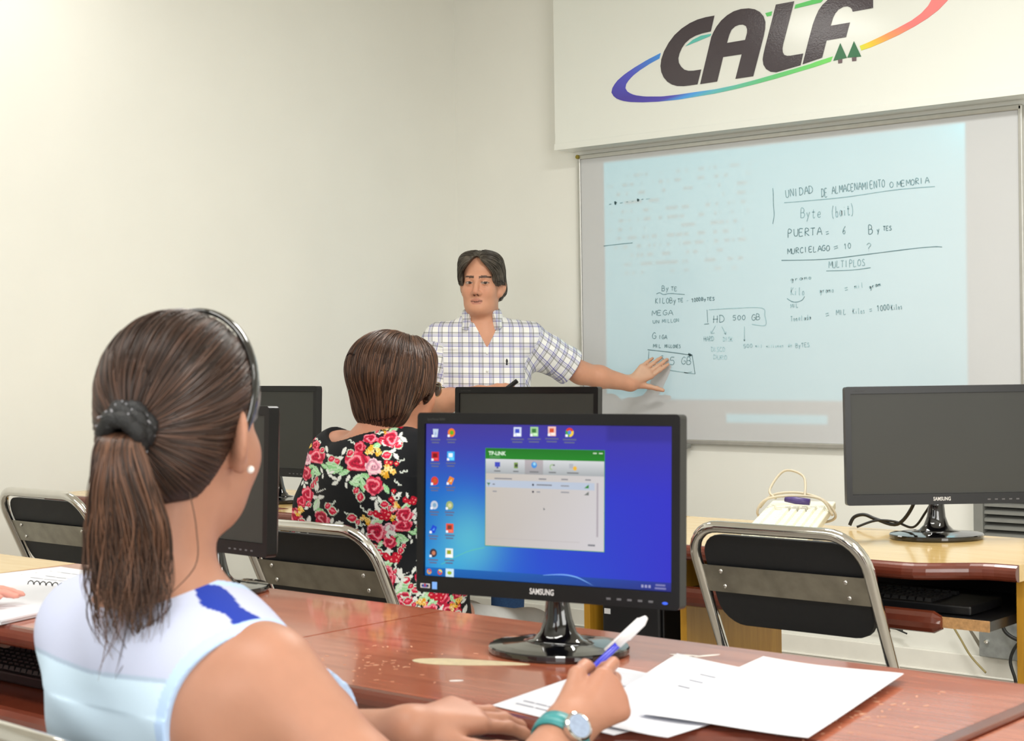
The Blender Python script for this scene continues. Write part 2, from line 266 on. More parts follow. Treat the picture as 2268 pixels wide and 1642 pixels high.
WRITING=[('UNIDAD', (-3.2791, 1.7718), (-3.1553, 1.7786), 0.0291, 0.42), ('DE', (-3.1222, 1.7623), (-3.0937, 1.7631), 0.0315, 0.42), ('ALMACENAMIENTO', (-3.0771, 1.7714), (-2.8519, 1.7809), 0.0272, 0.45), ('O', (-2.8363, 1.7756), (-2.8162, 1.7781), 0.0204, 0.45), ('MEMORIA', (-2.8073, 1.7753), (-2.676, 1.781), 0.0211, 0.45), ('Byte', (-3.2144, 1.6887), (-3.1185, 1.6845), 0.0361, 0.5), ('(bait)', (-3.0784, 1.6819), (-2.9805, 1.6857), 0.0398, 0.52), ('PUERTA', (-3.2715, 1.6201), (-3.1194, 1.6196), 0.0278, 0.3), ('=', (-3.1044, 1.6125), (-3.0873, 1.6156), 0.021, 0.4), ('6', (-3.0347, 1.6167), (-3.0161, 1.6156), 0.0292, 0.35), ('B', (-2.9242, 1.6101), (-2.9015, 1.6108), 0.0329, 0.3), ('y', (-2.8902, 1.6122), (-2.8743, 1.6133), 0.0205, 0.3), ('TES', (-2.8653, 1.6189), (-2.8272, 1.6186), 0.0155, 0.3), ('MURCIELAGO', (-3.2749, 1.5522), (-3.0848, 1.557), 0.0205, 0.3), ('=', (-3.0707, 1.5542), (-3.0472, 1.5592), 0.0188, 0.4), ('10', (-3.0286, 1.5582), (-2.996, 1.5606), 0.02, 0.35), ('?', (-2.9365, 1.5451), (-2.9045, 1.5466), 0.0297, 0.5), ('MULTIPLOS', (-3.0952, 1.4907), (-2.9372, 1.4917), 0.0243, 0.5), ('gramo', (-3.2617, 1.4464), (-3.1648, 1.4517), 0.0154, 0.5), ('Kilo', (-3.2625, 1.394), (-3.1969, 1.3918), 0.0299, 0.6), ('gramo', (-3.1369, 1.396), (-3.0706, 1.3978), 0.019, 0.55), ('=', (-3.0262, 1.3954), (-3.0099, 1.3977), 0.0208, 0.5), ('mil', (-2.9866, 1.4072), (-2.9452, 1.4119), 0.0187, 0.6), ('gram', (-2.9247, 1.4049), (-2.8747, 1.4153), 0.0156, 0.45), ('MIL', (-3.2632, 1.343), (-3.2266, 1.3461), 0.0149, 0.6), ('Tonelada', (-3.264, 1.2919), (-3.1718, 1.296), 0.0192, 0.55), ('=', (-3.1088, 1.2995), (-3.0907, 1.3032), 0.021, 0.5), ('MIL', (-3.0647, 1.31), (-3.018, 1.3121), 0.0188, 0.5), ('Kilos', (-2.9948, 1.3123), (-2.9419, 1.315), 0.0199, 0.55), ('=', (-2.9236, 1.3145), (-2.91, 1.317), 0.0185, 0.5), ('1000', (-2.8941, 1.3199), (-2.84, 1.3245), 0.0205, 0.45), ('Kilos', (-2.8356, 1.3223), (-2.7888, 1.327), 0.0196, 0.5), ('By', (-3.8718, 1.4319), (-3.8319, 1.4305), 0.0204, 0.35), ('TE', (-3.826, 1.4303), (-3.7923, 1.429), 0.0157, 0.35), ('KILOBy', (-3.9049, 1.3805), (-3.7971, 1.3788), 0.0214, 0.38), ('TE', (-3.7931, 1.3819), (-3.7616, 1.3825), 0.0147, 0.38), ('-', (-3.7499, 1.3805), (-3.7401, 1.3802), 0.013, 0.6), ('1000', (-3.7245, 1.3797), (-3.6799, 1.3848), 0.0146, 0.3), ('ByTES', (-3.6779, 1.3847), (-3.6109, 1.3835), 0.0123, 0.3), ('MEGA', (-3.9239, 1.3317), (-3.8137, 1.3304), 0.0198, 0.35), ('UN', (-3.9191, 1.2986), (-3.8841, 1.2994), 0.0125, 0.45), ('MILLON', (-3.872, 1.2992), (-3.7865, 1.3021), 0.0138, 0.5), ('G', (-3.9242, 1.2361), (-3.8992, 1.2357), 0.0248, 0.35), ('IGA', (-3.8892, 1.2339), (-3.8471, 1.2325), 0.0158, 0.35), ('MIL', (-3.9192, 1.1981), (-3.8757, 1.1976), 0.0139, 0.35), ('MILLONES', (-3.8617, 1.1974), (-3.7804, 1.1947), 0.0131, 0.4), ('3', (-3.8807, 1.1402), (-3.8606, 1.14), 0.0247, 0.5), ('5', (-3.8369, 1.1268), (-3.8052, 1.1266), 0.0311, 0.38), ('GB', (-3.7814, 1.1303), (-3.7267, 1.1244), 0.0294, 0.42), ('HD', (-3.6218, 1.2949), (-3.5631, 1.2936), 0.0289, 0.42), ('500', (-3.5291, 1.3023), (-3.4659, 1.3033), 0.0184, 0.42), ('GB', (-3.442, 1.2995), (-3.3962, 1.3006), 0.0227, 0.42), ('HARD', (-3.669, 1.2205), (-3.6172, 1.2213), 0.0187, 0.58), ('DISK', (-3.5755, 1.219), (-3.5285, 1.2183), 0.0166, 0.68), ('DISCO', (-3.6332, 1.1783), (-3.5667, 1.1785), 0.0177, 0.66), ('DURO', (-3.6222, 1.1478), (-3.5559, 1.1456), 0.0167, 0.7), ('500', (-3.4805, 1.1907), (-3.4362, 1.1933), 0.0142, 0.6), ('mil', (-3.4252, 1.1916), (-3.3905, 1.1927), 0.0126, 0.72), ('millones', (-3.376, 1.1909), (-3.2951, 1.1914), 0.0113, 0.68), ('de', (-3.279, 1.1912), (-3.2577, 1.1924), 0.0139, 0.7), ('ByTES', (-3.2436, 1.1892), (-3.1787, 1.1929), 0.0154, 0.65)]
STROKES=[([(-3.2867, 1.7519), (-3.1941, 1.752), (-3.0142, 1.7543), (-2.8141, 1.7657), (-2.6568, 1.7656)], 0.5), ([(-3.3378, 1.8126), (-3.3356, 1.7888), (-3.3353, 1.746), (-3.3329, 1.7072), (-3.3398, 1.6734)], 0.4), ([(-3.3023, 1.5292), (-3.1113, 1.5241), (-2.9252, 1.5343), (-2.7464, 1.5453), (-2.6639, 1.5476), (-2.6318, 1.5451)], 0.32), ([(-3.1062, 1.4795), (-2.9949, 1.4779), (-2.9191, 1.4835)], 0.45), ([(-3.2799, 1.3806), (-3.2629, 1.3698), (-3.241, 1.3648), (-3.2141, 1.3712), (-3.2018, 1.3856)], 0.45), ([(-3.9002, 1.4198), (-3.884, 1.4242), (-3.8641, 1.4159), (-3.8361, 1.4192), (-3.7965, 1.4162), (-3.7591, 1.4126)], 0.35), ([(-3.9486, 1.1896), (-3.844, 1.1791), (-3.7377, 1.1656), (-3.7261, 1.16), (-3.7136, 1.0888)], 0.3), ([(-3.9426, 1.1836), (-3.9464, 1.1275), (-3.9416, 1.1225), (-3.9012, 1.1157)], 0.42), ([(-3.8373, 1.1039), (-3.7663, 1.0945), (-3.7467, 1.0938), (-3.7291, 1.097)], 0.5), ([(-3.7663, 1.0938), (-3.7136, 1.0888)], 0.5), ([(-3.7454, 1.1709), (-3.7319, 1.1649), (-3.7436, 1.1624)], 0.2), ([(-3.6516, 1.347), (-3.6486, 1.2956)], 0.45), ([(-3.666, 1.2889), (-3.6429, 1.2906)], 0.45), ([(-3.642, 1.3467), (-3.5134, 1.3493), (-3.3937, 1.3465), (-3.3814, 1.3174), (-3.3791, 1.2783), (-3.4404, 1.2838)], 0.6), ([(-3.6125, 1.2819), (-3.632, 1.252)], 0.6), ([(-3.6338, 1.2616), (-3.6328, 1.2513), (-3.6167, 1.2533)], 0.6), ([(-3.5822, 1.2781), (-3.5638, 1.2475)], 0.6), ([(-3.5712, 1.2524), (-3.563, 1.2468), (-3.5629, 1.257)], 0.6), ([(-3.4755, 1.2758), (-3.4764, 1.219)], 0.65), ([(-3.48, 1.2254), (-3.4764, 1.2184), (-3.4737, 1.2247)], 0.6), ([(-4.1709, 1.6323), (-4.0895, 1.6354), (-4.0189, 1.6372)], 0.4), ([(-4.139, 1.8058), (-4.127, 1.8069)], 0.4), ([(-4.1078, 1.8169), (-4.1056, 1.8054), (-4.1007, 1.8145)], 0.15), ([(-4.0818, 1.8075), (-4.0676, 1.8083)], 0.5), ([(-4.0487, 1.8107), (-4.0393, 1.8101)], 0.5), ([(-4.0206, 1.8106), (-4.0112, 1.8099)], 0.6), ([(-3.9901, 1.8197), (-3.9879, 1.8101), (-3.9832, 1.8173)], 0.15), ([(-3.9693, 1.8144), (-3.96, 1.8156)], 0.4), ([(-3.9462, 1.8146), (-3.9277, 1.8151)], 0.65)]
# ------------------------------------------------------------------ the room
def struct(name, mb, m, bevel=0.0): return setp(mb.build(name, m, None, bevel=bevel), kind='structure')
XL, XR, YF, ZC = -5.03, 2.7, -8.1, 3.0
b = MB(); b.box(XL-.1, XR+.1, YF-.1, .1, -.1, 0); struct('floor', b, M_floor)
b = MB(); b.box(XL-.1, XR+.1, YF-.1, .1, ZC, ZC+.1); struct('ceiling', b, M_ceil)
b = MB(); b.box(XL-.1, XL, YF-.1, .1, 0, ZC); struct('wall_left', b, M_wall)
b = MB(); b.box(XL, XR, 0, .1, 0, ZC); struct('wall_back', b, M_wall)
b = MB(); b.box(XR, XR+.1, YF-.1, .1, 0, ZC); struct('wall_right', b, M_wall)
b = MB(); b.box(XL, XR, YF-.1, YF, 0, ZC); struct('wall_front', b, M_wall)
b = MB(); b.box(XL+.012, XR, -.016, 0, .0, .075); b.box(XL+.012, XR, -.024, 0, 0, .008)
struct('baseboard_back', b, M_skirt, 0.004)
b = MB(); b.box(XL, XL+.014, YF, 0, 0, .075); struct('baseboard_left', b, M_skirt, 0.004)

# ------------------------------------------------------------------ sign panel over the whiteboard
def vflat(v, y): return (v[0], y, v[1])
def sign():
    x0, x1, z0, z1 = -4.346, -2.02, 2.045, 2.79
    t = thing('sign_box', 'white box sign with the dark CALF lettering and rainbow swoosh above the whiteboard', 'sign', ((x0+x1)/2, 0, z0))
    ox, oz = t.location.x, t.location.z
    def L(v, y): return (v[0]-ox, y, v[1]-oz)
    b = MB(); b.box(x0-ox, x1-ox, -.122, 0, 0, z1-oz); b.build('panel', M_white, t, bevel=0.003)
    b = MB(); b.box(x0-ox-.001, x1-ox+.001, -.1255, -.1225, -.001, .026); b.build('bottom_trim', M_white, t, bevel=0.001)
    dark = mat('letter_vinyl', (70, 62, 68), 0.14, var=0.03, bump=0.12, bscale=150)
    def poly(name, pts, m, hole=None, colfn=None):
        me = bpy.data.meshes.new(name); bm = bmesh.new()
        vs = [bm.verts.new(L(p, -.1235)) for p in pts]; es = [bm.edges.new((vs[i], vs[(i+1) % len(vs)])) for i in range(len(vs))]
        if hole:
            hv = [bm.verts.new(L(p, -.1235)) for p in hole]; es += [bm.edges.new((hv[i], hv[(i+1) % len(hv)])) for i in range(len(hv))]
        r = bmesh.ops.triangle_fill(bm, edges=es, use_beauty=True)
        bmesh.ops.recalc_face_normals(bm, faces=bm.faces)
        if bm.faces and sum(f.normal.y for f in bm.faces) > 0: bmesh.ops.reverse_faces(bm, faces=bm.faces)
        ex = bmesh.ops.extrude_face_region(bm, geom=list(bm.faces)); 
        for g in ex['geom']:
            if isinstance(g, bmesh.types.BMVert): g.co.y -= .0008
        bm.to_mesh(me); bm.free(); me.materials.append(m)
        o = bpy.data.objects.new(name, me); COL.objects.link(o); o.parent = t
        return o
    poly('letter', LOGO['C'], dark); poly('letter', LOGO['Ao'], dark, hole=LOGO['Ah']); poly('letter', LOGO['L'], dark); poly('letter', LOGO['F'], dark)
    def ribbon(name, A, B, stops):
        def resample(P, n):
            P = np.array(P); d = np.r_[0, np.cumsum(np.linalg.norm(np.diff(P, axis=0), axis=1))]
            s = np.linspace(0, d[-1], n); return np.c_[np.interp(s, d, P[:, 0]), np.interp(s, d, P[:, 1])], s/d[-1]
        n = 70; A, s = resample(A, n); B, _ = resample(B, n); b = MB()
        V = []; F = []; Cc = []
        for i in range(n):
            c = [np.interp(s[i], [q[0] for q in stops], [lin(q[1])[j] for q in stops]) for j in range(3)]
            for yy in (-.1243, -.1222):
                V += [L(A[i], yy), L(B[i], yy)]; Cc += [c, c]
        for i in range(n-1):
            a = i*4; F += [(a, a+1, a+5, a+4), (a+2, a+6, a+7, a+3), (a, a+4, a+6, a+2), (a+1, a+3, a+7, a+5)]
        F += [(0, 2, 3, 1), (4*n-4, 4*n-3, 4*n-1, 4*n-2)]
        from_arrays(name, V, F, M_vc, t, col=np.array(Cc))
    ribbon('swoosh', LOGO['sw_o'], LOGO['sw_i'], [(0, (70, 150, 235)), (.12, (88, 92, 208)), (.25, (78, 66, 170)), (.40, (88, 78, 190)), (.48, (80, 165, 245)), (.56, (100, 190, 210)), (.66, (105, 198, 168)), (.8, (105, 205, 125)), (1, (120, 222, 105))])
    ribbon('swoosh', LOGO['rs_o'], LOGO['rs_i'], [(0, (222, 228, 70)), (.1, (246, 208, 60)), (.28, (250, 160, 100)), (.5, (244, 130, 128)), (1, (240, 140, 140))])
    poly('swoosh_piece', LOGO['teal'], mat('teal_vinyl', (96, 196, 184), .3, var=.02)); gm = mat('green_vinyl', (100, 208, 112), .3, var=.02)
    poly('swoosh_piece', LOGO['g1'], gm); poly('swoosh_piece', LOGO['g2'], gm)
    tm = mat('tree_vinyl', (62, 118, 84), .3, var=.03); km = mat('trunk_vinyl', (110, 92, 98), .3, var=.03)
    for a, k_ in (('t1', 'k1'), ('t2', 'k2')):
        tr = poly('pine_tree', LOGO[a], tm); kk = poly('trunk', LOGO[k_], km); kk.parent = tr
sign()

# ------------------------------------------------------------------ whiteboard
GL = {  # single-stroke letters on a 0..1 box
 'A':[[(0,0),(.45,1),(.9,0)],[(.2,.4),(.72,.4)]],'B':[[(0,0),(.03,1),(.5,.95),(.6,.75),(.45,.55),(.03,.52)],[(.45,.54),(.72,.38),(.62,.08),(.3,-.02),(0,0)]],
 'C':[[(.75,.85),(.4,1),(.08,.7),(.03,.3),(.3,0),(.75,.1)]],'D':[[(0,0),(.03,1)],[(-.05,.98),(.45,.95),(.78,.55),(.6,.15),(0,0)]],
 'E':[[(.65,1),(0,.97),(0,0),(.65,.02)],[(0,.52),(.5,.52)]],'F':[[(0,0),(0,1),(.6,1)],[(0,.5),(.45,.5)]],
 'G':[[(.75,.88),(.4,1),(.06,.6),(.1,.15),(.45,0),(.78,.2),(.78,.45),(.45,.45)]],'H':[[(.05,0),(.1,1)],[(.65,0),(.7,1)],[(-.05,.5),(.8,.52)]],
 'I':[[(.2,0),(.22,1)]],'K':[[(0,0),(.05,1)],[(.65,.95),(.05,.45),(.7,0)]],'L':[[(.05,1),(0,0),(.6,.03)]],
 'M':[[(0,0),(.08,1),(.45,.35),(.85,1),(.9,0)]],'N':[[(0,0),(.04,1),(.7,.02),(.74,1)]],'O':[[(.4,1),(.06,.7),(.1,.15),(.42,0),(.74,.3),(.7,.8),(.4,1)]],
 'P':[[(0,-.15),(.06,1),(.55,.95),(.62,.65),(.3,.48),(.03,.5)]],'R':[[(0,0),(.05,1),(.55,.95),(.6,.68),(.05,.5),(.72,0)]],
 'S':[[(.65,.9),(.3,1),(.08,.75),(.55,.42),(.6,.12),(.3,0),(0,.1)]],'T':[[(-.02,1),(.75,1)],[(.36,1),(.34,0)]],'U':[[(0,1),(.05,.2),(.35,0),(.66,.2),(.72,1)]],
 'y':[[(.05,.55),(.3,.1)],[(.6,.6),(.12,-.4)]],'t':[[(.3,.9),(.28,.1),(.45,0),(.6,.1)],[(.05,.62),(.6,.62)]],'e':[[(.1,.3),(.6,.34),(.5,.58),(.22,.55),(.08,.22),(.35,0),(.65,.12)]],
 'b':[[(.08,1),(.06,.05),(.45,0),(.6,.28),(.4,.5),(.08,.38)]],'a':[[(.6,.5),(.25,.55),(.06,.2),(.3,0),(.58,.2),(.62,.5),(.62,.05)]],'i':[[(.25,.5),(.25,0)],[(.25,.75),(.26,.8)]],
 'g':[[(.55,.5),(.15,.5),(.15,.1),(.5,.12),(.55,.5),(.5,-.3),(.2,-.35)]],'r':[[(.1,.5),(.12,0)],[(.12,.3),(.35,.52),(.55,.45)]],'m':[[(.05,.5),(.05,0)],[(.05,.35),(.25,.52),(.35,.1)],[(.35,.35),(.6,.52),(.7,0)]],
 'o':[[(.35,.5),(.1,.35),(.15,.05),(.42,0),(.58,.28),(.35,.5)]],'l':[[(.25,1),(.22,.1),(.35,0)]],'s':[[(.55,.48),(.2,.5),(.45,.22),(.4,0),(.1,.03)]],'n':[[(.05,.5),(.08,0)],[(.08,.35),(.35,.52),(.5,0)]],
 'd':[[(.55,.45),(.2,.5),(.08,.15),(.35,0),(.58,.2)],[(.6,1),(.6,0)]],
 '0':[[(.4,1),(.08,.65),(.14,.15),(.42,0),(.72,.3),(.68,.8),(.4,1)]],'1':[[(.15,.75),(.38,1),(.34,0)]],'3':[[(.05,.95),(.5,.98),(.25,.58),(.6,.38),(.4,0),(0,.08)]],
 '5':[[(.7,1),(.15,.97),(.1,.58),(.5,.6),(.68,.3),(.45,0),(.02,.06)]],'6':[[(.6,1),(.2,.6),(.08,.2),(.35,0),(.62,.2),(.45,.45),(.12,.3)]],
 '=':[[(0,.75),(.75,.78)],[(0,.35),(.75,.38)]],'-':[[(0,.5),(.7,.5)]],'?':[[(.1,.8),(.4,1),(.65,.75),(.35,.4),(.35,.25)],[(.33,.05),(.35,.0)]],'(':[[(.4,1.1),(.1,.6),(.12,.1),(.35,-.15)]],')':[[(.1,1.1),(.4,.6),(.35,.1),(.05,-.15)]]}
def whiteboard():
    x0, x1, z0, z1 = -4.298, -2.33, .808, 2.026
    t = thing('whiteboard', 'large white marker board on the back wall covered in handwritten byte notes', 'whiteboard', ((x0+x1)/2, 0, z0))
    ox, oz = t.location.x, t.location.z
    b = MB(); b.box(x0-ox, x1-ox, -.018, 0, 0, z1-oz); b.build('writing_surface', M_board, t)
    b = MB()
    for (a, c, d, e) in ((x0-.004, x1+.004, z0-.006, z0+.014), (x0-.004, x1+.004, z1-.018, z1+.002), (x0-.006, x0+.010, z0, z1), (x1-.010, x1+.006, z0, z1)):
        b.box(a-ox, c-ox, -.026, -.0005, d-oz, e-oz)
    b.build('frame', M_alu, t, bevel=0.004)
    b = MB(); b.tube([(x0-ox, -.024, z1-oz-.006), (x0-ox, -.032, z1-oz-.006)], .009, 10); b.build('corner_screw', mat('brass', (150, 135, 60), .35, metal=.7, var=.05), t, smooth=False)
    b = MB(); b.box(-3.79-ox, -3.735-ox, -.05, -.02, -.022, -.004); b.build('tray_bracket', M_grey, t, bevel=.003)
    inks = {}
    def strokes_to(mb, pts, w):
        pts = [Vector((p[0], 0, p[1])) for p in pts]
        if len(pts) > 2: pts = smooth_path(pts, 4)
        n = len(pts); V = []
        for i, p in enumerate(pts):
            d = (pts[min(i+1, n-1)]-pts[max(i-1, 0)]); d = d.normalized() if d.length > 1e-9 else Vector((1, 0, 0))
            q = Vector((-d.z, 0, d.x))*w*(.8+.4*random.random())
            V += [(p.x+q.x-ox, -.0192, p.z+q.z-oz), (p.x-q.x-ox, -.0192, p.z-q.z-oz)]
        mb.add(V, [(2*i, 2*i+1, 2*i+3, 2*i+2) for i in range(n-1)])
    def key(g): return round(g*10)/10
    words = []
    for s, A, E_, h, g in WRITING:
        mb = MB(); words.append((g, mb))
        A = np.array(A); E_ = np.array(E_); u = (E_-A); Lh = np.linalg.norm(u); u = u/Lh; vv = np.array([-u[1], u[0]])
        n = len(s); adv = Lh/n
        for i, ch in enumerate(s):
            sc = adv*.95 if ch not in 'Iil1' else adv*1.0
            jx, jy = random.uniform(-.04, .04), random.uniform(-.05, .05)
            for st in GL.get(ch, []):
                strokes_to(mb, [A+u*(i*adv+(p[0]+jx)*sc)+vv*h*(p[1]+jy) for p in st], .0015)
    for pts, g in STROKES:
        mb = MB(); words.append((g, mb))
        strokes_to(mb, pts, .0016 if g > .2 else .004)
    for g, mb in words:
        c = int(72+178*key(g)); mb.build('handwriting', mat('marker_ink_%d' % round(g*10), (max(c-14, 0), c, c+2), .5, var=.1, vscale=60), t)
whiteboard()

def vent():
    t = thing('louvre_vent', 'grey louvred metal vent on the back wall behind the right monitor', 'vent', (-2.1, 0, .40))
    b = MB()
    b.box(-.40, .40, -.06, -.03, 0, .03); b.box(-.40, .40, -.06, -.03, .27, .30); b.box(-.40, -.365, -.06, 0, 0, .30); b.box(.365, .40, -.06, 0, 0, .30); b.build('frame', M_grey, t, bevel=.003)
    b = MB(); b.box(-.37, .37, -.012, -.001, .02, .28); b.build('back_plate', mat('dark_grey', (70, 71, 68), .6, var=.05), t)
    for i in range(9):
        z = .035+i*.027; b = MB(); b.add([(-.364, -.050, z), (.364, -.050, z), (.364, -.050, z+.010), (-.364, -.050, z+.010), (-.364, -.014, z+.012), (.364, -.014, z+.012), (.364, -.014, z+.022), (-.364, -.014, z+.022)], [(0,3,2,1),(4,5,6,7),(0,1,5,4),(1,2,6,5),(2,3,7,6),(3,0,4,7)])
        b.build('slat', M_grey, t)
    t.location = (-2.105, 0, .42)
vent()
# ------------------------------------------------------------------ desks
DZ = .74
def desk(label, x0, x1, yb, yf, top_m, edge_m, wave, panels, tray=None, leg_m=None, group=None):
    """x0..x1 wide, back edge yb, deep front yf; the front edge steps back by .1 through an S-curve between the two wave stations."""
    leg_m = leg_m or M_oak
    t = thing('computer_desk', label, 'desk', ((x0+x1)/2, (yb+yf)/2, 0), 0, group)
    ox, oy = t.location.x, t.location.y
    def front(x):
        if wave is None: return yf
        a, c, dpt = wave; s = min(max((x-a)/(c-a), 0), 1); s = s*s*(3-2*s); return yf+dpt*s
    g = .0015; xs = [x0+g+(x1-x0-2*g)*i/48 for i in range(49)]
    th = .034; r = .016
    b = MB(); top = []; 
    # flat laminate slab, stops short of the rounded front lip
    V = []; 
    for x in xs:
        f = front(x)+r
        V += [(x-ox, f-oy, DZ), (x-ox, yb-oy, DZ), (x-ox, yb-oy, DZ-th), (x-ox, f-oy, DZ-th)]
    n = len(xs); F = []
    for i in range(n-1):
        for j in range(4): F.append((i*4+j, (i+1)*4+j, (i+1)*4+(j+1) % 4, i*4+(j+1) % 4))
    F += [(0, 1, 2, 3), (4*n-1, 4*n-2, 4*n-3, 4*n-4)]
    b.add(V, [tuple(reversed(q)) for q in F]); b.build('desktop', top_m, t)
    # rounded front lip
    b = MB(); R = []
    for x in xs:
        f = front(x); R.append([(x-ox, f+r-oy-(r*math.cos(a)), DZ-th/2+(th/2+.0006)*math.sin(a)) for a in np.linspace(-PI/2, PI/2, 9)] + [(x-ox, f+r-oy+.002, DZ+.0006), (x-ox, f+r-oy+.002, DZ-th-.0006)])
    b.rings(R); b.build('front_edge', edge_m, t, smooth=False)
    b = MB(); b.box(x0+g-ox, x1-g-ox, yb-oy+.0002, yb-oy+.003, DZ-th, DZ-.0005); b.build('back_edge', edge_m, t)
    for px, y0, y1 in panels:
        b = MB(); b.box(px-.009-ox, px+.009-ox, y0-oy, y1-oy, 0, DZ-th-.0008); b.build('side_panel', leg_m, t, bevel=.001)
    b = MB(); b.box(x0+.02-ox, x1-.02-ox, yb-.05-oy, yb-.035-oy, .55, DZ-th-.001)
    if tray is not None:
        ta, tb, ty0, ty1, tz, broken = tray
        b = MB(); b.box(ta-ox, tb-ox, ty0+.016-oy, ty1-oy, tz-.02, tz); tr = b.build('keyboard_tray', M_black if broken else edge_m, t)
        if broken:
            b = MB(); b.box(tb-.125-ox, tb-ox, ty0+.012-oy, ty0+.0155-oy, tz-.021, tz+.001); b.build('chipped_edge', M_chip, tr)
        b = MB(); e = tb-.10 if broken else tb
        R = []
        for x, k in ((ta, 1), (e-.02, 1), (e, .55 if broken else 1)):
            R.append([(x-ox, ty0+.016-oy-.016*math.cos(a), tz-.012+.023*k*math.sin(a)) for a in np.linspace(-PI/2, PI/2, 7)])
        b.rings(R); q = b.build('tray_lip', edge_m, tr)
        b = MB(); b.box(ta-ox, tb-ox, ty1-oy, ty1+.012-oy, tz-.02, DZ-th-.004); b.build('tray_back', M_black, tr)
        for sx in (ta-.008, tb+.002):
            b = MB(); b.box(sx-ox, sx+.006-ox, ty0+.17-oy, ty1-.02-oy, tz+.045, DZ-th-.001); b.build('runner', M_grey, tr)
    return t
R1b, R1f = -3.432, -3.985
R2b, R2f = -1.885, -2.437
d_near = desk('red-brown computer desk with scratched top under the lit monitor', -1.912, -.822, R1b, R1f, M_red, M_rededge, (-1.20, -.98, .105), [(-1.895, -3.93, -3.48), (-.84, -3.84, -3.48)], (-1.62, -.90, -3.97+.14, -3.5, .62, False), M_rededge)
desk('red-brown computer desk with the open papers and notebook behind the ponytailed woman', -3.008, -1.914, R1b, R1f, M_red, M_rededge, (-2.3, -2.1, .105), [(-2.99, -3.93, -3.48), (-1.93, -3.84, -3.48)], (-2.86, -2.0, -4.03, -3.52, .607, False), M_rededge)
desk('yellow maple-topped desk at the left end of the near row', -4.104, -3.010, R1b, R1f, M_maple, M_rededge, (-3.4, -3.2, .105), [(-4.085, -3.93, -3.48), (-3.03, -3.84, -3.48)], None, M_oak)
desk('red-brown desk end poking in at the bottom right corner', -.796, .30, R1b, R1f, M_red, M_rededge, None, [(-.778, -3.93, -3.48), (.28, -3.93, -3.48)], None, M_rededge)
b = MB(); b.box(-.0115, .0115, -.28, .275, 0, .042)
setp(b.build('joint_strip', M_rededge, d_near, bevel=.004), None); bpy.data.objects['joint_strip'].location = (-.809+1.367, .0, DZ-.036)
desk('yellow desk against the back wall carrying the right-hand dark monitor and old keyboard', -2.462, -1.352, R2b, R2f, M_maple, M_rededge, (-1.56, -1.40, .085), [(-2.452, -2.35, -1.93), (-2.165, -2.35, -1.93), (-1.366, -2.30, -1.93)], (-2.145, -1.385, -2.42, -2.02, .632, True), M_oak)
desk('yellow desk in the far row in front of the woman in the floral top', -3.560, -2.464, R2b, R2f, M_maple, M_rededge, (-2.75, -2.55, .085), [(-3.55, -2.35, -1.93), (-2.93, -2.32, -2.29), (-2.474, -2.32, -1.93)], None, M_oak)
desk('yellow desk at the left end of the far row under the farthest monitor', -4.66, -3.562, R2b, R2f, M_maple, M_rededge, (-3.85, -3.66, .085), [(-4.64, -2.35, -1.93), (-3.575, -2.35, -1.93)], None, M_oak)
# worn patches in the near desk top
def decal(parent, name, pts, m, z=DZ+.0006):
    b = MB(); o = parent.location; b.prism(pts, lambda u, v, h: (u-o.x, v-o.y, h), z-.0004, z); return b.build(name, m, parent)
M_worn = mat('bare_core', (212, 196, 160), .7, var=.08, vscale=80)
decal(d_near, 'worn_patch', [(-1.560+.078*math.cos(a)+.01*math.sin(2*a), -3.757+.024*math.sin(a)+.036*math.cos(a)) for a in np.linspace(0, 2*PI, 24, endpoint=False)], M_worn)
for cx, cy, l_, a in ((-1.345, -3.528, .022, .35), (-1.316, -3.512, .022, 1.1), (-1.487, -3.862, .010, .8)):
    decal(d_near, 'chipped_spot', [(cx+l_*math.cos(q)*math.cos(a)-.005*math.sin(q)*math.sin(a), cy+l_*math.cos(q)*math.sin(a)+.005*math.sin(q)*math.cos(a)) for q in np.linspace(0, 2*PI, 12, endpoint=False)], mat('chip_white', (232, 226, 220), .7, var=.05))
b = MB(); o = d_near.location
for i in range(110):
    if i < 70: cx, cy = RNG.normal(-1.66, .07), RNG.normal(-3.83, .07)
    else: cx, cy = RNG.normal(-.95, .03), RNG.normal(-3.72, .09)
    if not (-1.9 < cx < -.84 and -3.95 < cy < -3.45): continue
    r = RNG.uniform(.0007, .0026); a = RNG.uniform(0, 3)
    b.prism([(cx+r*2*math.cos(q)*math.cos(a)-r*.6*math.sin(q)*math.sin(a), cy+r*2*math.cos(q)*math.sin(a)+r*.6*math.sin(q)*math.cos(a)) for q in np.linspace(0, 2*PI, 7, endpoint=False)], lambda u, v, h: (u-o.x, v-o.y, h), DZ+.0001, DZ+.0004)
b.build('scratches', mat('scratch', (206, 160, 130), .6, var=.1), d_near)['kind'] = 'stuff'

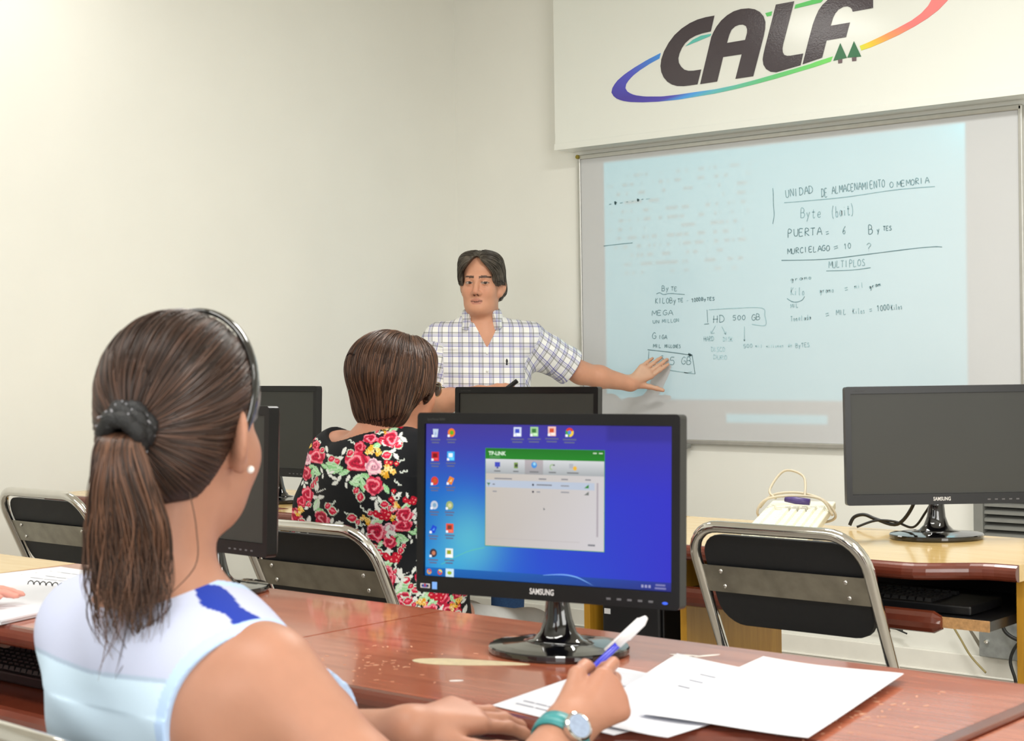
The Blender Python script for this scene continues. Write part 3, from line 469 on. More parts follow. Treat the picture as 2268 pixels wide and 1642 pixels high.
# ------------------------------------------------------------------ monitors
MW, MB_, MH = .2185, .082, .272          # half width, bottom of the case above the desk, case height
def make_monitor(label, loc, yaw, lit=False, tilt=2.3, drop=0.0, group='black flat monitors on the desks'):
    t = thing('monitor', label, 'monitor', loc, yaw, group)
    ti = math.radians(tilt); y0 = -.044; zb = MB_-drop
    def S(x, z, d=0.0):      # point on the screen plane; z from the lower edge of the picture, d in front (+ toward viewer)
        zz = z; return (x, y0 + zz*math.sin(ti) - d*math.cos(ti), zb+.025 + zz*math.cos(ti) + d*math.sin(ti))
    # case: front bezel ring and bulged back
    zl, zh = -.025, MH-.025
    b = MB(); out = rrect(-MW, MW, zl, zh, .006, 3); inn = rrect(-.2055, .2055, -.0005, .2305, .001, 3); n = len(out)
    V = [S(u, v, .004) for u, v in out]+[S(u, v, .004) for u, v in inn]+[S(u, v, -.018) for u, v in out]+[S(u, v, -.002) for u, v in inn]
    F = []
    for i in range(n):
        j = (i+1) % n; F += [(i, j, n+j, n+i), (i, 2*n+i, 2*n+j, j), (n+i, n+j, 3*n+j, 3*n+i)]
    b.add(V, F); b.build('bezel', M_bezel, t)
    b = MB(); R = []
    for d, k in ((-.0185, 1), (-.028, .96), (-.042, .80), (-.048, .55)):
        R.append([S(u*k, .111+(v-.111)*k, d) for u, v in out])
    b.rings(R); b.build('back_shell', M_black, t)
    # picture
    if not lit:
        b = MB(); b.add([S(-.205, 0, 0), S(.205, 0, 0), S(.205, .23, 0), S(-.205, .23, 0)], [(0, 1, 2, 3)]); b.build('screen', M_screen, t)
    else: lit_screen(t, S)
    b = MB(); text_into(b, 'SAMSUNG', lambda u, v: S(u, v, .0046), 0, -.0165, .0088, width=.040, bold=.022, center=True); b.build('lettering', M_logo, t)
    b = MB()
    for i in range(5): b.box(0, 0, 0, 0, 0, 0) if False else b.add([S(.105+i*.0165, -.0165, .0043), S(.112+i*.0165, -.0165, .0043), S(.112+i*.0165, -.0135, .0043), S(.105+i*.0165, -.0135, .0043)], [(0, 1, 2, 3)])
    b.build('button_marks', mat('mark_grey', (92, 92, 96), .5, var=.05), t)
    b = MB(); text_into(b, 'SyncMaster B300', lambda u, v: S(u, v, .0044), -.200, .2345, .0042, bold=.0); b.build('model_lettering', mat('dim_letters', (64, 64, 62), .5, var=.05), t)
    # stand: neck lofted into an oval dished foot
    b = MB(); R = []
    for z, hw, hd, yy in ((.0145, .058, .040, .0), (.019, .040, .030, .0), (.030, .029, .022, .0), (.050, .0215, .018, .0), (.075, .018, .015, -.002), (zb+.02, .0175, .014, -.004)):
        R.append([(hw*math.cos(a), yy+hd*math.sin(a), z) for a in np.linspace(0, 2*PI, 20, endpoint=False)])
    b.rings(R); b.build('stand_neck', M_gloss, t, smooth=True)
    b = MB(); R = []
    for z, k in ((0, .985), (.003, 1.0), (.0085, 1.0), (.0105, .985), (.0125, .80), (.0142, .58), (.0155, .45)):
        R.append([(.108*k*math.cos(a), .092*k*math.sin(a), z) for a in np.linspace(0, 2*PI, 48, endpoint=False)])
    b.rings(R); b.build('stand_foot', M_gloss, t, smooth=False, bevel=0)
    return t

def lit_screen(t, S):
    nx, nz = 62, 36; V = []; Cc = []
    def wall(x, z):
        u = (x+.205)/.41; w = z/.23
        top = np.array(lin((66, 56, 138))); right = np.array(lin((50, 50, 188))); low = np.array(lin((26, 96, 200))); left = np.array(lin((14, 104, 186))); cy = np.array(lin((92, 186, 200)))
        c = low*(1-w)+right*w
        c = c*(1-u)+right*u
        lw = max(0, 1-u*2.0)*max(0, 1-abs(w-.42)*1.6); c = c*(1-lw)+left*lw
        tw = max(0, (w-.55)/.45)**1.1*(.95-.25*u); c = c*(1-tw)+top*tw
        g = math.exp(-(((x+.128)/.055)**2+((z-.055)/.055)**2)); c = c*(1-.8*g)+cy*.8*g
        g2 = math.exp(-(((x+.17)/.05)**2+((z-.02)/.03)**2)); c = c*(1-.5*g2)+np.array(lin((60, 176, 214)))*.5*g2
        if w > .9 and u > .75: c = c*.8
        return c
    for j in range(nz+1):
        for i in range(nx+1):
            x = -.205+.41*i/nx; z = .23*j/nz; V.append(S(x, z, 0)); Cc.append(wall(x, z))
    F = [(j*(nx+1)+i, j*(nx+1)+i+1, (j+1)*(nx+1)+i+1, (j+1)*(nx+1)+i) for j in range(nz) for i in range(nx)]
    scr = from_arrays('screen', V, F, M_vcscreen, t, col=np.array(Cc)); scr['label'] = 'lit blue desktop picture'
    def build(mb, name): o = mb.build(name, M_vcscreen, scr, vcol=True); return o
    def rect(mb, x0, x1, z0, z1, c, d, c2=None):
        c = lin(c); c2 = lin(c2) if c2 else c; mb.cur = c
        mb.add([S(x0, z0, d), S(x1, z0, d), S(x1, z1, d), S(x0, z1, d)], [(0, 1, 2, 3)])
        mb.c[-4:] = [c2, c2, c, c] 
    def disc(mb, x, z, r, c, d, n=12, rz=None, a0=0, a1=2*PI):
        mb.cur = lin(c); rz = rz or r
        mb.add([S(x, z, d)]+[S(x+r*math.cos(a), z+rz*math.sin(a), d) for a in np.linspace(a0, a1, n+1)], [(0, i+1, i+2) for i in range(n)])
    def tri(mb, pts, c, d): mb.cur = lin(c); mb.add([S(u, v, d) for u, v in pts], [tuple(range(len(pts)))])
    # swoosh line of light across the lower picture
    b = MB(); b.cur = lin((120, 170, 235)); pts = smooth_path([(.0, 0, .0117), (.0306, 0, .0143), (.0529, 0, .0124), (.0695, 0, .0068), (.084, 0, .0005)], 5)
    V = []
    for i, p in enumerate(pts): w = .0009*math.sin(PI*min(i/len(pts)+.08, 1)); V += [S(p.x, p.z-w, .0004), S(p.x, p.z+w, .0004)]
    b.add(V, [(2*i, 2*i+2, 2*i+3, 2*i+1) for i in range(len(pts)-1)])
    b.cur = lin((96, 190, 150)); V = []; pts = smooth_path([(-.176, 0, .018), (-.15, 0, .031), (-.125, 0, .041), (-.1, 0, .047)], 4)
    for p in pts: V += [S(p.x, p.z-.0004, .0004), S(p.x, p.z+.0004, .0004)]
    b.add(V, [(2*i, 2*i+2, 2*i+3, 2*i+1) for i in range(len(pts)-1)]); build(b, 'light_streak')
    b = MB(); rect(b, -.205, .205, 0, .0125, (38, 84, 158), .0003); b.c[-4:] = [lin((20, 96, 170)), lin((44, 44, 120)), lin((44, 52, 140)), lin((24, 104, 180))]
    for k in range(3): rect(b, .158+.0055*k, .1615+.0055*k, .0035, .0075, (150, 150, 190), .0005)
    rect(b, .180, .195, .007, .0095, (120, 120, 170), .0005); rect(b, .179, .196, .0025, .005, (120, 120, 170), .0005)
    for x, c1, c2 in ((-.1975, (220, 160, 60), (200, 70, 60)), (-.1783, (210, 70, 50), (240, 210, 80))):
        disc(b, x, .0062, .0042, c1, .0005); disc(b, x, .0062, .0042, c2, .0006, a0=0, a1=2.3); disc(b, x, .0062, .0018, (70, 130, 220), .0007)
    rect(b, -.168, -.1535, .0002, .0123, (200, 224, 236), .0005); disc(b, -.161, .006, .004, (150, 180, 40), .0007, rz=.0028)
    build(b, 'taskbar')
    # icons
    IC = [(-.1877, .2163, (190, 205, 225), (150, 170, 205), 'bin'), (-.1593, .217, (232, 120, 40), (90, 170, 40), 'disc'), (-.1881, .1804, (196, 40, 44), (120, 18, 24), 'sq'), (-.1601, .1814, (60, 170, 235), (225, 240, 250), 'sq'),
          (-.1889, .1437, (210, 60, 50), (190, 90, 40), 'disc'), (-.1605, .1449, (225, 130, 40), (240, 200, 150), 'dia'), (-.1893, .107, (190, 196, 208), (120, 160, 190), 'disc'), (-.1618, .1075, (150, 170, 110), (210, 200, 150), 'disc'),
          (-.1906, .0706, (30, 70, 200), (80, 150, 230), 'dia'), (-.1612, .0728, (225, 80, 55), (110, 60, 50), 'sq'), (-.1904, .0345, (60, 50, 60), (190, 120, 90), 'disc'), (-.1618, .0354, (230, 232, 226), (150, 160, 40), 'sq'),
          (-.0443, .2192, (200, 208, 232), (60, 80, 190), 'sq'), (-.016, .2199, (160, 200, 150), (60, 120, 60), 'sq'), (.0135, .2207, (235, 190, 180), (205, 80, 50), 'sq'), (.0426, .2198, (215, 60, 45), (240, 200, 60), 'ch')]
    for x, z, c1, c2, kd in IC:
        b = MB(); r = .0066
        if kd == 'sq': rect(b, x-r, x+r, z-r, z+r*1.1, c1, .0004); rect(b, x-r*.6, x+r*.5, z-r*.2, z+r*.7, c2, .0006); rect(b, x-r*.2, x+r*.8, z-r*.8, z-r*.3, tuple(min(255, v+40) for v in c1), .0006)
        elif kd == 'bin': tri(b, [(x-r*.6, z-r), (x+r*.5, z-r), (x+r*.75, z+r*.9), (x-r*.75, z+r*.9)], c1, .0004); tri(b, [(x-r*.3, z-r*.5), (x+r*.3, z-r*.3), (x, z+r*.4)], c2, .0006)
        elif kd == 'dia': tri(b, [(x-r, z-r*.6), (x+r*.3, z-r), (x+r, z+r*.5), (x-r*.2, z+r)], c1, .0004); tri(b, [(x-r*.4, z-r*.3), (x+r*.3, z-r*.3), (x+r*.4, z+r*.4)], c2, .0006)
        elif kd == 'ch':
            disc(b, x, z, r, c1, .0004, a0=.4, a1=2.7); disc(b, x, z, r, c2, .0004, a0=-1.6, a1=.4); disc(b, x, z, r, (70, 160, 70), .0004, a0=2.7, a1=4.7); disc(b, x, z, r*.45, (80, 140, 225), .0006)
        else: disc(b, x, z, r, c1, .0004); disc(b, x+r*.1, z, r*.5, c2, .0006)
        rect(b, x-r, x-r*.4, z-r, z-r*.45, (235, 235, 240), .0008)
        lw = .0085 if abs(x) > .1 else .011
        for q in range(2): rect(b, x-lw*(1-.2*q), x+lw*(1-.25*q), z-.0115-.0042*q, z-.0095-.0042*q, (96, 100, 132), .0004)
        build(b, 'desktop_icon')
    # the wireless utility window
    b = MB(); x0, x1, z0, z1 = -.0985, .0990, .0505, .1945
    rect(b, x0-.0008, x1+.0008, z0-.0008, z1+.0005, (60, 150, 60), .0004)
    rect(b, x0, x1, z1-.0155, z1, (32, 112, 36), .0006, (36, 128, 40)); rect(b, x0, x1, z0, z1-.0155, (190, 186, 182), .0006); b.c[-4:] = [lin((186, 178, 170)), lin((200, 196, 200)), lin((198, 194, 194)), lin((192, 184, 174))]
    rect(b, x0, x1, .1575, z1-.0155, (204, 206, 208), .0008, (160, 164, 166)); rect(b, -.0313, -.0007, .1575, z1-.0155, (178, 168, 172), .0009, (150, 150, 152))
    for k in (-.001, .0085): rect(b, .082+k, .088+k, .1895, .1912, (196, 214, 190), .0008)
    tri(b, [(-.0825, .1745), (-.0735, .1745), (-.0735, .1675), (-.0825, .1675)], (64, 74, 180), .001); rect(b, -.0795, -.0765, .1650, .1675, (80, 84, 130), .001)
    rect(b, -.0495, -.0430, .1660, .1745, (120, 150, 70), .001); rect(b, -.0480, -.0430, .1680, .1722, (70, 80, 60), .0012)
    disc(b, -.0156, .1715, .0048, (70, 140, 210), .001); disc(b, -.0150, .1730, .0024, (150, 205, 230), .0012)
    disc(b, .0148, .1690, .0045, (150, 180, 130), .001, a0=1.2, a1=4.6); disc(b, .0148, .1690, .0028, (190, 192, 192), .0011, a0=1.2, a1=4.6); rect(b, .0160, .0190, .1710, .1730, (90, 96, 90), .0012)
    rect(b, .0425, .0490, .1680, .1745, (170, 172, 178), .001); disc(b, .0520, .1680, .0032, (228, 176, 60), .0012)
    for x, w in ((-.0782, .0055), (-.0464, .0045), (-.0156, .0075), (.0148, .006), (.0485, .0095)): rect(b, x-w, x+w, .1604, .1622, (112, 114, 116), .001)
    rect(b, x0+.001, .0837, .1372, .1478, (178, 188, 204), .0008)
    for x, w, z, c in ((-.083, .030, .1502, 130), (-.0077, .0125, .1512, 120), (.0296, .011, .1517, 126), (.0687, .009, .152, 126), (-.0861, .004, .1416, 120), (-.0113, .0255, .1427, 120), (.029, .0135, .1424, 140), (-.086, .007, .1311, 140), (-.0113, .006, .1323, 140), (.0291, .0135, .1331, 140)):
        rect(b, x, x+w, z-.0009, z+.0009, (c, c, c+6), .001)
    rect(b, .0735, .0850, .0575, .0600, (120, 120, 126), .001); rect(b, .0870, .0900, .0710, .1480, (168, 160, 166), .001); rect(b, x0+.006, .06, .0616, .0622, (176, 170, 168), .001)
    tri(b, [(-.0965, .1435), (-.0895, .1435), (-.093, .1400)], (60, 120, 80), .001); rect(b, -.0935, -.0925, .1385, .141, (60, 120, 80), .001)
    for z, c in ((.1425, (60, 60, 70)), (.1323, (60, 60, 70))): disc(b, -.0173, z, .0017, c, .001)
    for z, c in ((.1400, (50, 130, 50)), (.1300, (110, 114, 110))): tri(b, [(.0670, z), (.0745, z), (.0745, z+.0055)], c, .001)
    tri(b, [(.0005, .1105), (.0005, .1060), (.0030, .1070)], (90, 92, 98), .001)
    b.cur = lin((215, 235, 212)); text_into(b, 'TP-LINK', lambda u, v: S(u, v, .001), -.0935, .1845, .0058, width=.030, bold=.03)
    rect(b, -.0915, -.0735, .1815, .1823, (120, 165, 120), .001)
    build(b, 'application_window')
    b = MB(); rect(b, -.2105, -.1935, -.0185, -.0118, (210, 210, 215), .0045); rect(b, -.2085, -.1955, -.0170, -.0133, (16, 16, 18), .0047); rect(b, -.206, -.199, -.0175, -.0128, (40, 90, 190), .0049); rect(b, -.2035, -.2005, -.0165, -.0120, (170, 40, 50), .0051)
    o = b.build('sticker', M_vc, t, vcol=True)
    b = MB(); rect(b, -.1895, -.1805, -.0195, -.0085, (120, 175, 250), .0047); o = b.build('blue_sticker', M_vc, t, vcol=True)
    b = MB(); b.cur = lin((70, 110, 255)); b.ball(S(.1965, -.0160, .0045), (.0045, .0012, .0020), 10, 6); o = b.build('power_light', M_vcscreen, t, vcol=True)

mon1 = make_monitor('lit monitor in the centre showing a blue desktop and a green-topped window', (-1.5075, -3.617, DZ+.001), math.radians(10.5), lit=True)
mon_r = make_monitor('dark monitor at the right standing on the yellow desk', (-1.700, -1.992, DZ+.001), math.radians(42))
def clone_monitor(label, loc, yaw, tilt=None):
    o = copy_tree(mon_r); o.location = loc; o.rotation_euler = (0, 0, yaw); o['label'] = label; return o
clone_monitor('dark monitor whose top edge shows in front of the standing man', (-2.735, -2.21, DZ+.001), math.radians(9))
clone_monitor('dark monitor on the far row beside the left wall', (-3.765, -2.20, DZ+.001), math.radians(1))
clone_monitor('dark monitor close behind the ponytailed woman\'s face', (-2.432, -3.510, DZ+.001), math.radians(-3))

# ------------------------------------------------------------------ folding chairs
def make_chair(label, loc, rz=0.0, group='chrome folding chairs with black vinyl pads'):
    t = thing('folding_chair', label, 'chair', loc, rz, group)
    hw, zt, R = .205, .812, .075; sl = .47
    def yb(z): return -.22+(zt-z)*sl if z > .5 else -.22+(zt-.5)*sl+(.5-z)*.42
    path = [(-hw, yb(.012), .012), (-hw, yb(.25), .25), (-hw, yb(.5), .5), (-hw, yb(.65), .65)]
    path += [(u, yb(v), v) for u, v in [(-hw+R-R*math.cos(a), zt-R+R*math.sin(a)) for a in np.linspace(0, PI/2, 9)]]
    path += [(-u, y, z) for u, y, z in reversed(path)]
    b = MB(); b.tube(path, .0125, 12); b.build('back_frame', M_chrome, t, smooth=True)
    for s in (-1, 1):
        b = MB(); b.tube([(s*.182, .155, .425), (s*.182, -.04, .20), (s*.182, -.235, .012)], .011, 10); b.build('rear_leg', M_chrome, t, smooth=True)
    b = MB(); b.tube([(-.182, -.19, .06), (.182, -.19, .06)], .009, 8); b.build('rear_crossbar', M_chrome, t, smooth=True)
    b = MB(); b.tube([(-.20, yb(.515), .515), (.20, yb(.515), .515)], .009, 8); b.tube([(-.20, yb(.1), .10), (.20, yb(.1), .10)], .009, 8); b.build('crossbar', M_chrome, t, smooth=True)
    # back pad: lies between the uprights
    b = MB(); pad = rrect(-.187, .187, .588, .794, .055, 6)
    R_ = []
    for d, k in ((.004, .985), (.006, 1), (.020, 1), (.028, .97)): R_.append([(u*k, yb(.691+(v-.691)*k)+d, .691+(v-.691)*k) for u, v in pad])
    b.rings([list(reversed(r)) for r in R_]); b.build('back_pad', M_pad, t)
    b = MB(); P = [(-.197, yb(.664), .664), (.197, yb(.664), .664), (.197, yb(.724), .724), (-.197, yb(.724), .724)]
    b.add([(x, y-.0035, z) for x, y, z in P]+[(x, y-.0005, z) for x, y, z in P], [(0, 1, 2, 3), (7, 6, 5, 4), (0, 4, 5, 1), (1, 5, 6, 2), (2, 6, 7, 3), (3, 7, 4, 0)])
    st = b.build('back_strip', M_galv, t)
    for x in (-.150, .148):
        for z in (.678, .712):
            b = MB(); b.ball((x, yb(z)-.0045, z), (.0055, .003, .0055), 8, 5); b.build('screw', M_chrome, st, smooth=True)
    b = MB(); s0 = rrect(-.185, .185, -.16, .20, .05, 6)
    b.rings([[(u*k, v*k, z) for u, v in s0] for z, k in ((.428, .97), (.433, 1), (.458, 1), (.468, .96))]); b.build('seat', M_pad, t)
    b = MB(); b.tube([(u*1.02, v*1.02, .420) for u, v in s0], .008, 8, closed=True); b.build('seat_frame', M_chrome, t, smooth=True)
    return t
ch = make_chair('chrome folding chair with black back in front of the yellow desk at right', (-1.762, -2.395, 0))
for lab, loc, rz in (('chrome folding chair the woman in the floral top sits on', (-2.645, -2.885, 0), 0.0),
                     ('chrome folding chair at the far left by the wall', (-3.935, -2.71, 0), 0.0),
                     ('chrome folding chair of the ponytailed woman at the bottom left corner', (-1.455, -4.362, 0), -0.05),
                     ):
    o = copy_tree(ch); o.location = loc; o.rotation_euler = (0, 0, rz); o['label'] = lab

# ------------------------------------------------------------------ keyboards, computer, cables
def keyboard(name, label, loc, rz, m, keym, tiltx=0.0, group=None):
    t = thing(name, label, 'keyboard', loc, rz, group)
    t.rotation_euler = (tiltx, 0, rz)
    b = MB(); b.box(-.222, .222, -.078, .078, 0, .020); b.build('case', m, t, bevel=.004)
    keys = [(-.205+i*.0188, -.060+j*.0205) for j in range(5) for i in range(18)] + [(-.205+i*.0188, .058) for i in range(0, 18, 1)]
    b = MB()
    for x, y in keys:
        if abs(x-.085) < .006 : continue
        b.add([(x, y-.008, .0198), (x+.0165, y-.008, .0198), (x+.0165, y+.0085, .0198), (x, y+.0085, .0198), (x+.002, y-.0055, .027), (x+.0145, y-.0055, .027), (x+.0145, y+.0065, .027), (x+.002, y+.0065, .027)],
              [(4, 5, 6, 7), (0, 1, 5, 4), (1, 2, 6, 5), (2, 3, 7, 6), (3, 0, 4, 7)])
    b.build('keys', keym, t)
    return t
M_key = mat('black_keys', (26, 26, 28), .45, var=.08)
keyboard('keyboard', 'black keyboard on the pull-out tray under the red desk at left', (-2.56, -3.80, .608), 0, M_black, M_key)
keyboard('keyboard', 'black keyboard on the broken tray under the right-hand yellow desk', (-1.665, -2.29, .633), 0, M_black, M_key)
mk = thing('mouse_mat', 'small grey mouse mat beside the keyboard on the left tray', 'mouse mat', (-2.25, -3.86, .608))
b = MB(); b.prism(rrect(-.09, .09, -.075, .075, .015, 4), lambda u, v, h: (u, v, h), 0, .004); b.build('pad', mat('mat_grey', (196, 200, 202), .6, var=.05), mk)
kb = keyboard('keyboard', 'old beige keyboard wrapped in its cord leaning on the yellow desk', (-2.105, -1.975, .743), math.radians(62), M_beige, mat('beige_keys', (232, 230, 212), .45, var=.05))
_ex = Vector((-.36, .93, .105)).normalized(); _ey = Vector((0, 0, 1)).cross(_ex).normalized(); _ez = _ex.cross(_ey)
kb.rotation_euler = Matrix((_ex, _ey, _ez)).transposed().to_euler(); kb.location = (-1.975, -2.19, .766)
b = MB(); 
b.tube(smooth_path([(.10, -.088, .010), (.115, -.06, .045), (.12, 0, .052), (.11, .07, .045), (.10, .092, .012), (.105, .06, -.012), (.11, 0, -.014), (.12, -.07, -.010), (.118, -.092, .008), (.13, -.06, .042), (.14, .0, .056), (.135, .06, .05), (.13, .092, .02)], 6), .0032, 8)
b.tube(smooth_path([(.12, -.02, .05), (.17, -.01, .09), (.19, .04, .10), (.15, .07, .06), (.12, .05, .045)], 6), .003, 8)
b.build('cord', M_cord, kb, smooth=True)
b = MB(); b.tube([(.098, -.035, .042), (.10, .0, .045), (.105, .025, .046)], [.008, .009, .006], 10); b.build('plug', M_purple, kb, smooth=True)

def tower():
    t = thing('computer_tower', 'black computer tower under the far desk beside the yellow leg', 'computer', (-2.325, -2.13, 0))
    b = MB(); b.box(-.09, .09, -.20, .20, .02, .60); b.build('case', M_black, t, bevel=.006)
    b = MB(); b.box(-.086, .086, -.212, -.2005, .03, .595); fp = b.build('front_panel', mat('black_front', (30, 31, 34), .35, var=.06), t, bevel=.006)
    b = MB(); b.box(-.072, .072, -.2145, -.212, .45, .49); b.build('drive_door', M_gloss, fp)
    b = MB(); b.ball((.0, -.2135, .36), (.012, .003, .012)); b.build('power_button', M_grey, fp)
    b = MB(); b.box(-.078, -.06, -.2135, -.212, .545, .558); b.build('badge', M_logo, fp)
    for x in (-.07, .07):
        b = MB(); b.box(x-.015, x+.015, -.15, .15, 0, .0195); b.build('foot', M_black, t)
tower()
def cable(label, pts, r=.0032, m=None, name='cable'):
    b = MB(); b.tube(smooth_path(pts, 7), r, 8); o = b.build(name, m or M_cable, None, smooth=True); return setp(o, label, 'cable')
cable('thin black cable sagging along the wall under the far desk, left of the tower', [(-3.42, -.03, .33), (-3.28, -.03, .20), (-3.12, -.03, .15), (-2.95, -.03, .15), (-2.80, -.03, .14)])
cable('second black cable slanting down behind the lit monitor stand', [(-3.12, -.035, .33), (-3.02, -.035, .24), (-2.90, -.035, .17), (-2.78, -.035, .13)])
cable('black monitor cables curling on the yellow desk behind the right monitor', [(-1.775, -1.93, .86), (-1.80, -1.915, .80), (-1.845, -1.905, .756), (-1.90, -1.905, .765), (-1.93, -1.91, .775), (-1.955, -1.915, .768), (-1.965, -1.92, .748)], .0045)
cable('thinner black lead looping beside the right monitor stand', [(-1.735, -1.925, .83), (-1.765, -1.915, .79), (-1.80, -1.91, .752), (-1.85, -1.905, .762), (-1.90, -1.91, .762), (-1.94, -1.93, .746)], .003)
def socket_group():
    t = thing('metal_junction_box', 'galvanised metal cable box under the broken keyboard tray', 'junction box', (-2.44, 0, .0))
    b = MB(); b.box(-.045, .12, -.07, -.002, .085, .40); b.build('box', mat('galvanised', (150, 154, 154), .4, metal=.5, var=.15, vscale=30), t, bevel=.004)
    b = MB(); b.ball((-.015, -.073, .14), .009); b.build('screw', M_chrome, t)
    b = MB(); b.add([(-.045, -.04, .09), (-.115, -.05, .205), (-.108, -.05, .208), (-.03, -.04, .10)], [(0, 1, 2, 3)]); b.build('bent_flap', M_galv, t)
    t2 = thing('power_strip', 'white plastic power adapter beside the metal cable box', 'power adapter', (-2.255, -.05, .06))
    b = MB(); b.prism(rrect(-.03, .05, -.02, .02, .01, 3), lambda u, v, h: (u, v, h), 0, .13); b.build('case', M_white, t2)
    t3 = thing('grey_tape', 'piece of grey tape holding a cable to the skirting', 'tape', (-2.335, -.03, .03))
    b = MB(); b.add([(-.03, 0, .06), (.015, 0, .055), (.035, -.004, -.01), (-.02, -.004, -.015), (-.03, .003, .06), (.015, .003, .055), (.035, -.001, -.01), (-.02, -.001, -.015)], [(0, 3, 2, 1), (4, 5, 6, 7), (0, 1, 5, 4), (1, 2, 6, 5), (2, 3, 7, 6), (3, 0, 4, 7)]); b.build('strip', mat('tape_grey', (122, 120, 116), .5, var=.05), t3)
socket_group()
cable('black mains lead curving down in front of the metal box', [(-2.30, -.10, .33), (-2.37, -.10, .28), (-2.38, -.10, .20), (-2.33, -.10, .165), (-2.27, -.10, .17)], .007)
cable('thick black lead falling from the metal box to the skirting', [(-2.27, -.09, .175), (-2.33, -.09, .15), (-2.36, -.09, .09), (-2.345, -.09, .03), (-2.34, -.09, .008)], .006)
cable('thin black wire slanting from the broken tray', [(-2.46, -.12, .36), (-2.38, -.11, .28), (-2.28, -.10, .215)], .003)
cable('yellowish wire lying along the skirting below the right chair', [(-2.60, -.06, .20), (-2.56, -.06, .14), (-2.52, -.06, .08), (-2.46, -.07, .03)], .004, mat('tan_wire', (150, 136, 90), .5, var=.05))

# ------------------------------------------------------------------ papers, notebook
def sheet(name, label, corners, z, group=None, curl=0.0, lines=None, n=10):
    """corners: four (x,y) points; a sheet of real thickness with a gentle curl"""
    c = [np.array(p, float) for p in corners]; ctr = sum(c)/4; V = []; Vb = []
    for j in range(n+1):
        for i in range(n+1):
            u, v = i/n, j/n; p = (c[0]*(1-u)+c[1]*u)*(1-v)+(c[3]*(1-u)+c[2]*u)*v
            h = curl*((2*u-1)**2*.6+(2*v-1)**2*.4)+.0012*math.sin(5*u+3*v)*(1 if curl else 0)
            V.append((p[0]-ctr[0], p[1]-ctr[1], h+.0006))
    F = [(j*(n+1)+i, j*(n+1)+i+1, (j+1)*(n+1)+i+1, (j+1)*(n+1)+i) for j in range(n) for i in range(n)]
    N = len(V); V2 = V+[(x, y, z_-.0006) for x, y, z_ in V]; F2 = F+[tuple(reversed([q+N for q in f])) for f in F]
    ed = [i for i in range(n+1)]+[(j+1)*(n+1)+n for j in range(n)]+[n*(n+1)+i for i in range(n-1, -1, -1)]+[j*(n+1) for j in range(n-1, 0, -1)]
    for i in range(len(ed)): a, b_ = ed[i], ed[(i+1) % len(ed)]; F2.append((a, a+N, b_+N, b_))
    o = from_arrays(name, V2, F2, M_paper, None, smooth=False); o.location = (ctr[0], ctr[1], z)
    setp(o, label, 'paper', group)
    if lines:
        b = MB()
        for u0, u1, v in lines:
            for (ua, ub) in [(u0+(u1-u0)*k/4, u0+(u1-u0)*(k+.9)/4) for k in range(4)]:
                Q = []
                for (u, vv) in ((ua, v-.006), (ub, v-.006), (ub, v+.006), (ua, v+.006)):
                    p = (c[0]*(1-u)+c[1]*u)*(1-vv)+(c[3]*(1-u)+c[2]*u)*vv; h = curl*((2*u-1)**2*.6+(2*vv-1)**2*.4)+(.0012*math.sin(5*u+3*vv) if curl else 0)
                    Q.append((p[0]-ctr[0], p[1]-ctr[1], h+.0011))
                b.add(Q, [(0, 1, 2, 3)])
        b.build('print_lines', M_ink, o)
    return o
GP = 'loose white sheets on the near desk'
sheet('paper_sheet', 'white sheet under the writing hand with faint lines', [(-1.344, -3.951), (-1.128, -3.984), (-1.10, -3.70), (-1.386, -3.66)], DZ+.001, GP, lines=[(.1, .75, .10), (.1, .5, .16), (.2, .8, .6), (.2, .7, .7)])
sheet('paper_sheet', 'white sheet in the middle of the spread by the pen', [(-1.20, -3.965), (-1.065, -3.965), (-1.06, -3.60), (-1.345, -3.545)], DZ+.003, GP, curl=.002, lines=[(.3, .8, .80), (.3, .75, .7), (.3, .7, .6)])
sheet('paper_sheet', 'topmost white sheet at the right end of the spread', [(-1.150, -3.905), (-.930, -3.885), (-1.006, -3.508), (-1.222, -3.510)], DZ+.007, GP, curl=.002)
GL_ = 'papers on the left red desk'
sheet('paper_sheet', 'printed sheet lying at the far side of the left papers', [(-3.0, -3.72), (-2.74, -3.66), (-2.73, -3.50), (-2.98, -3.49)], DZ+.001, GL_, lines=[(.2, .8, .75), (.2, .9, .6), (.2, .8, .45)])
sheet('paper_sheet', 'printed sheet overlapping towards the notebook', [(-2.93, -3.80), (-2.68, -3.70), (-2.69, -3.555), (-2.90, -3.56)], DZ+.0032, GL_, curl=.002, lines=[(.2, .8, .8), (.2, .9, .65)])
def notebook():
    t = thing('spiral_notebook', 'open spiral notebook with white pages and black wire on the left desk', 'notebook', (-2.58, -3.83, DZ+.006))
    c = [(-2.80, -3.985), (-2.41, -3.985), (-2.50, -3.66), (-2.755, -3.715)]
    for k, dz in ((0, 0), (1, .005)):
        b = MB(); b.prism([(x+.58+2.0+.004*k, y+3.83) for x, y in c], lambda u, v, h: (u, v, h), -.005+dz, -.0005+dz); b.build('page_block', M_paper, t, bevel=.0008)
    b = MB()
    for i in range(16):
        f = i/15; x = -2.745+.235*f+2.58; y = -3.713+.050*f+3.83
        b.tube([(x+.004*math.cos(a)*0, y+.0065*math.cos(a), .0045+.0065*math.sin(a)) for a in np.linspace(0, 2*PI, 9)], .0011, 5)
    b.build('spiral_wire', M_black, t)
notebook()
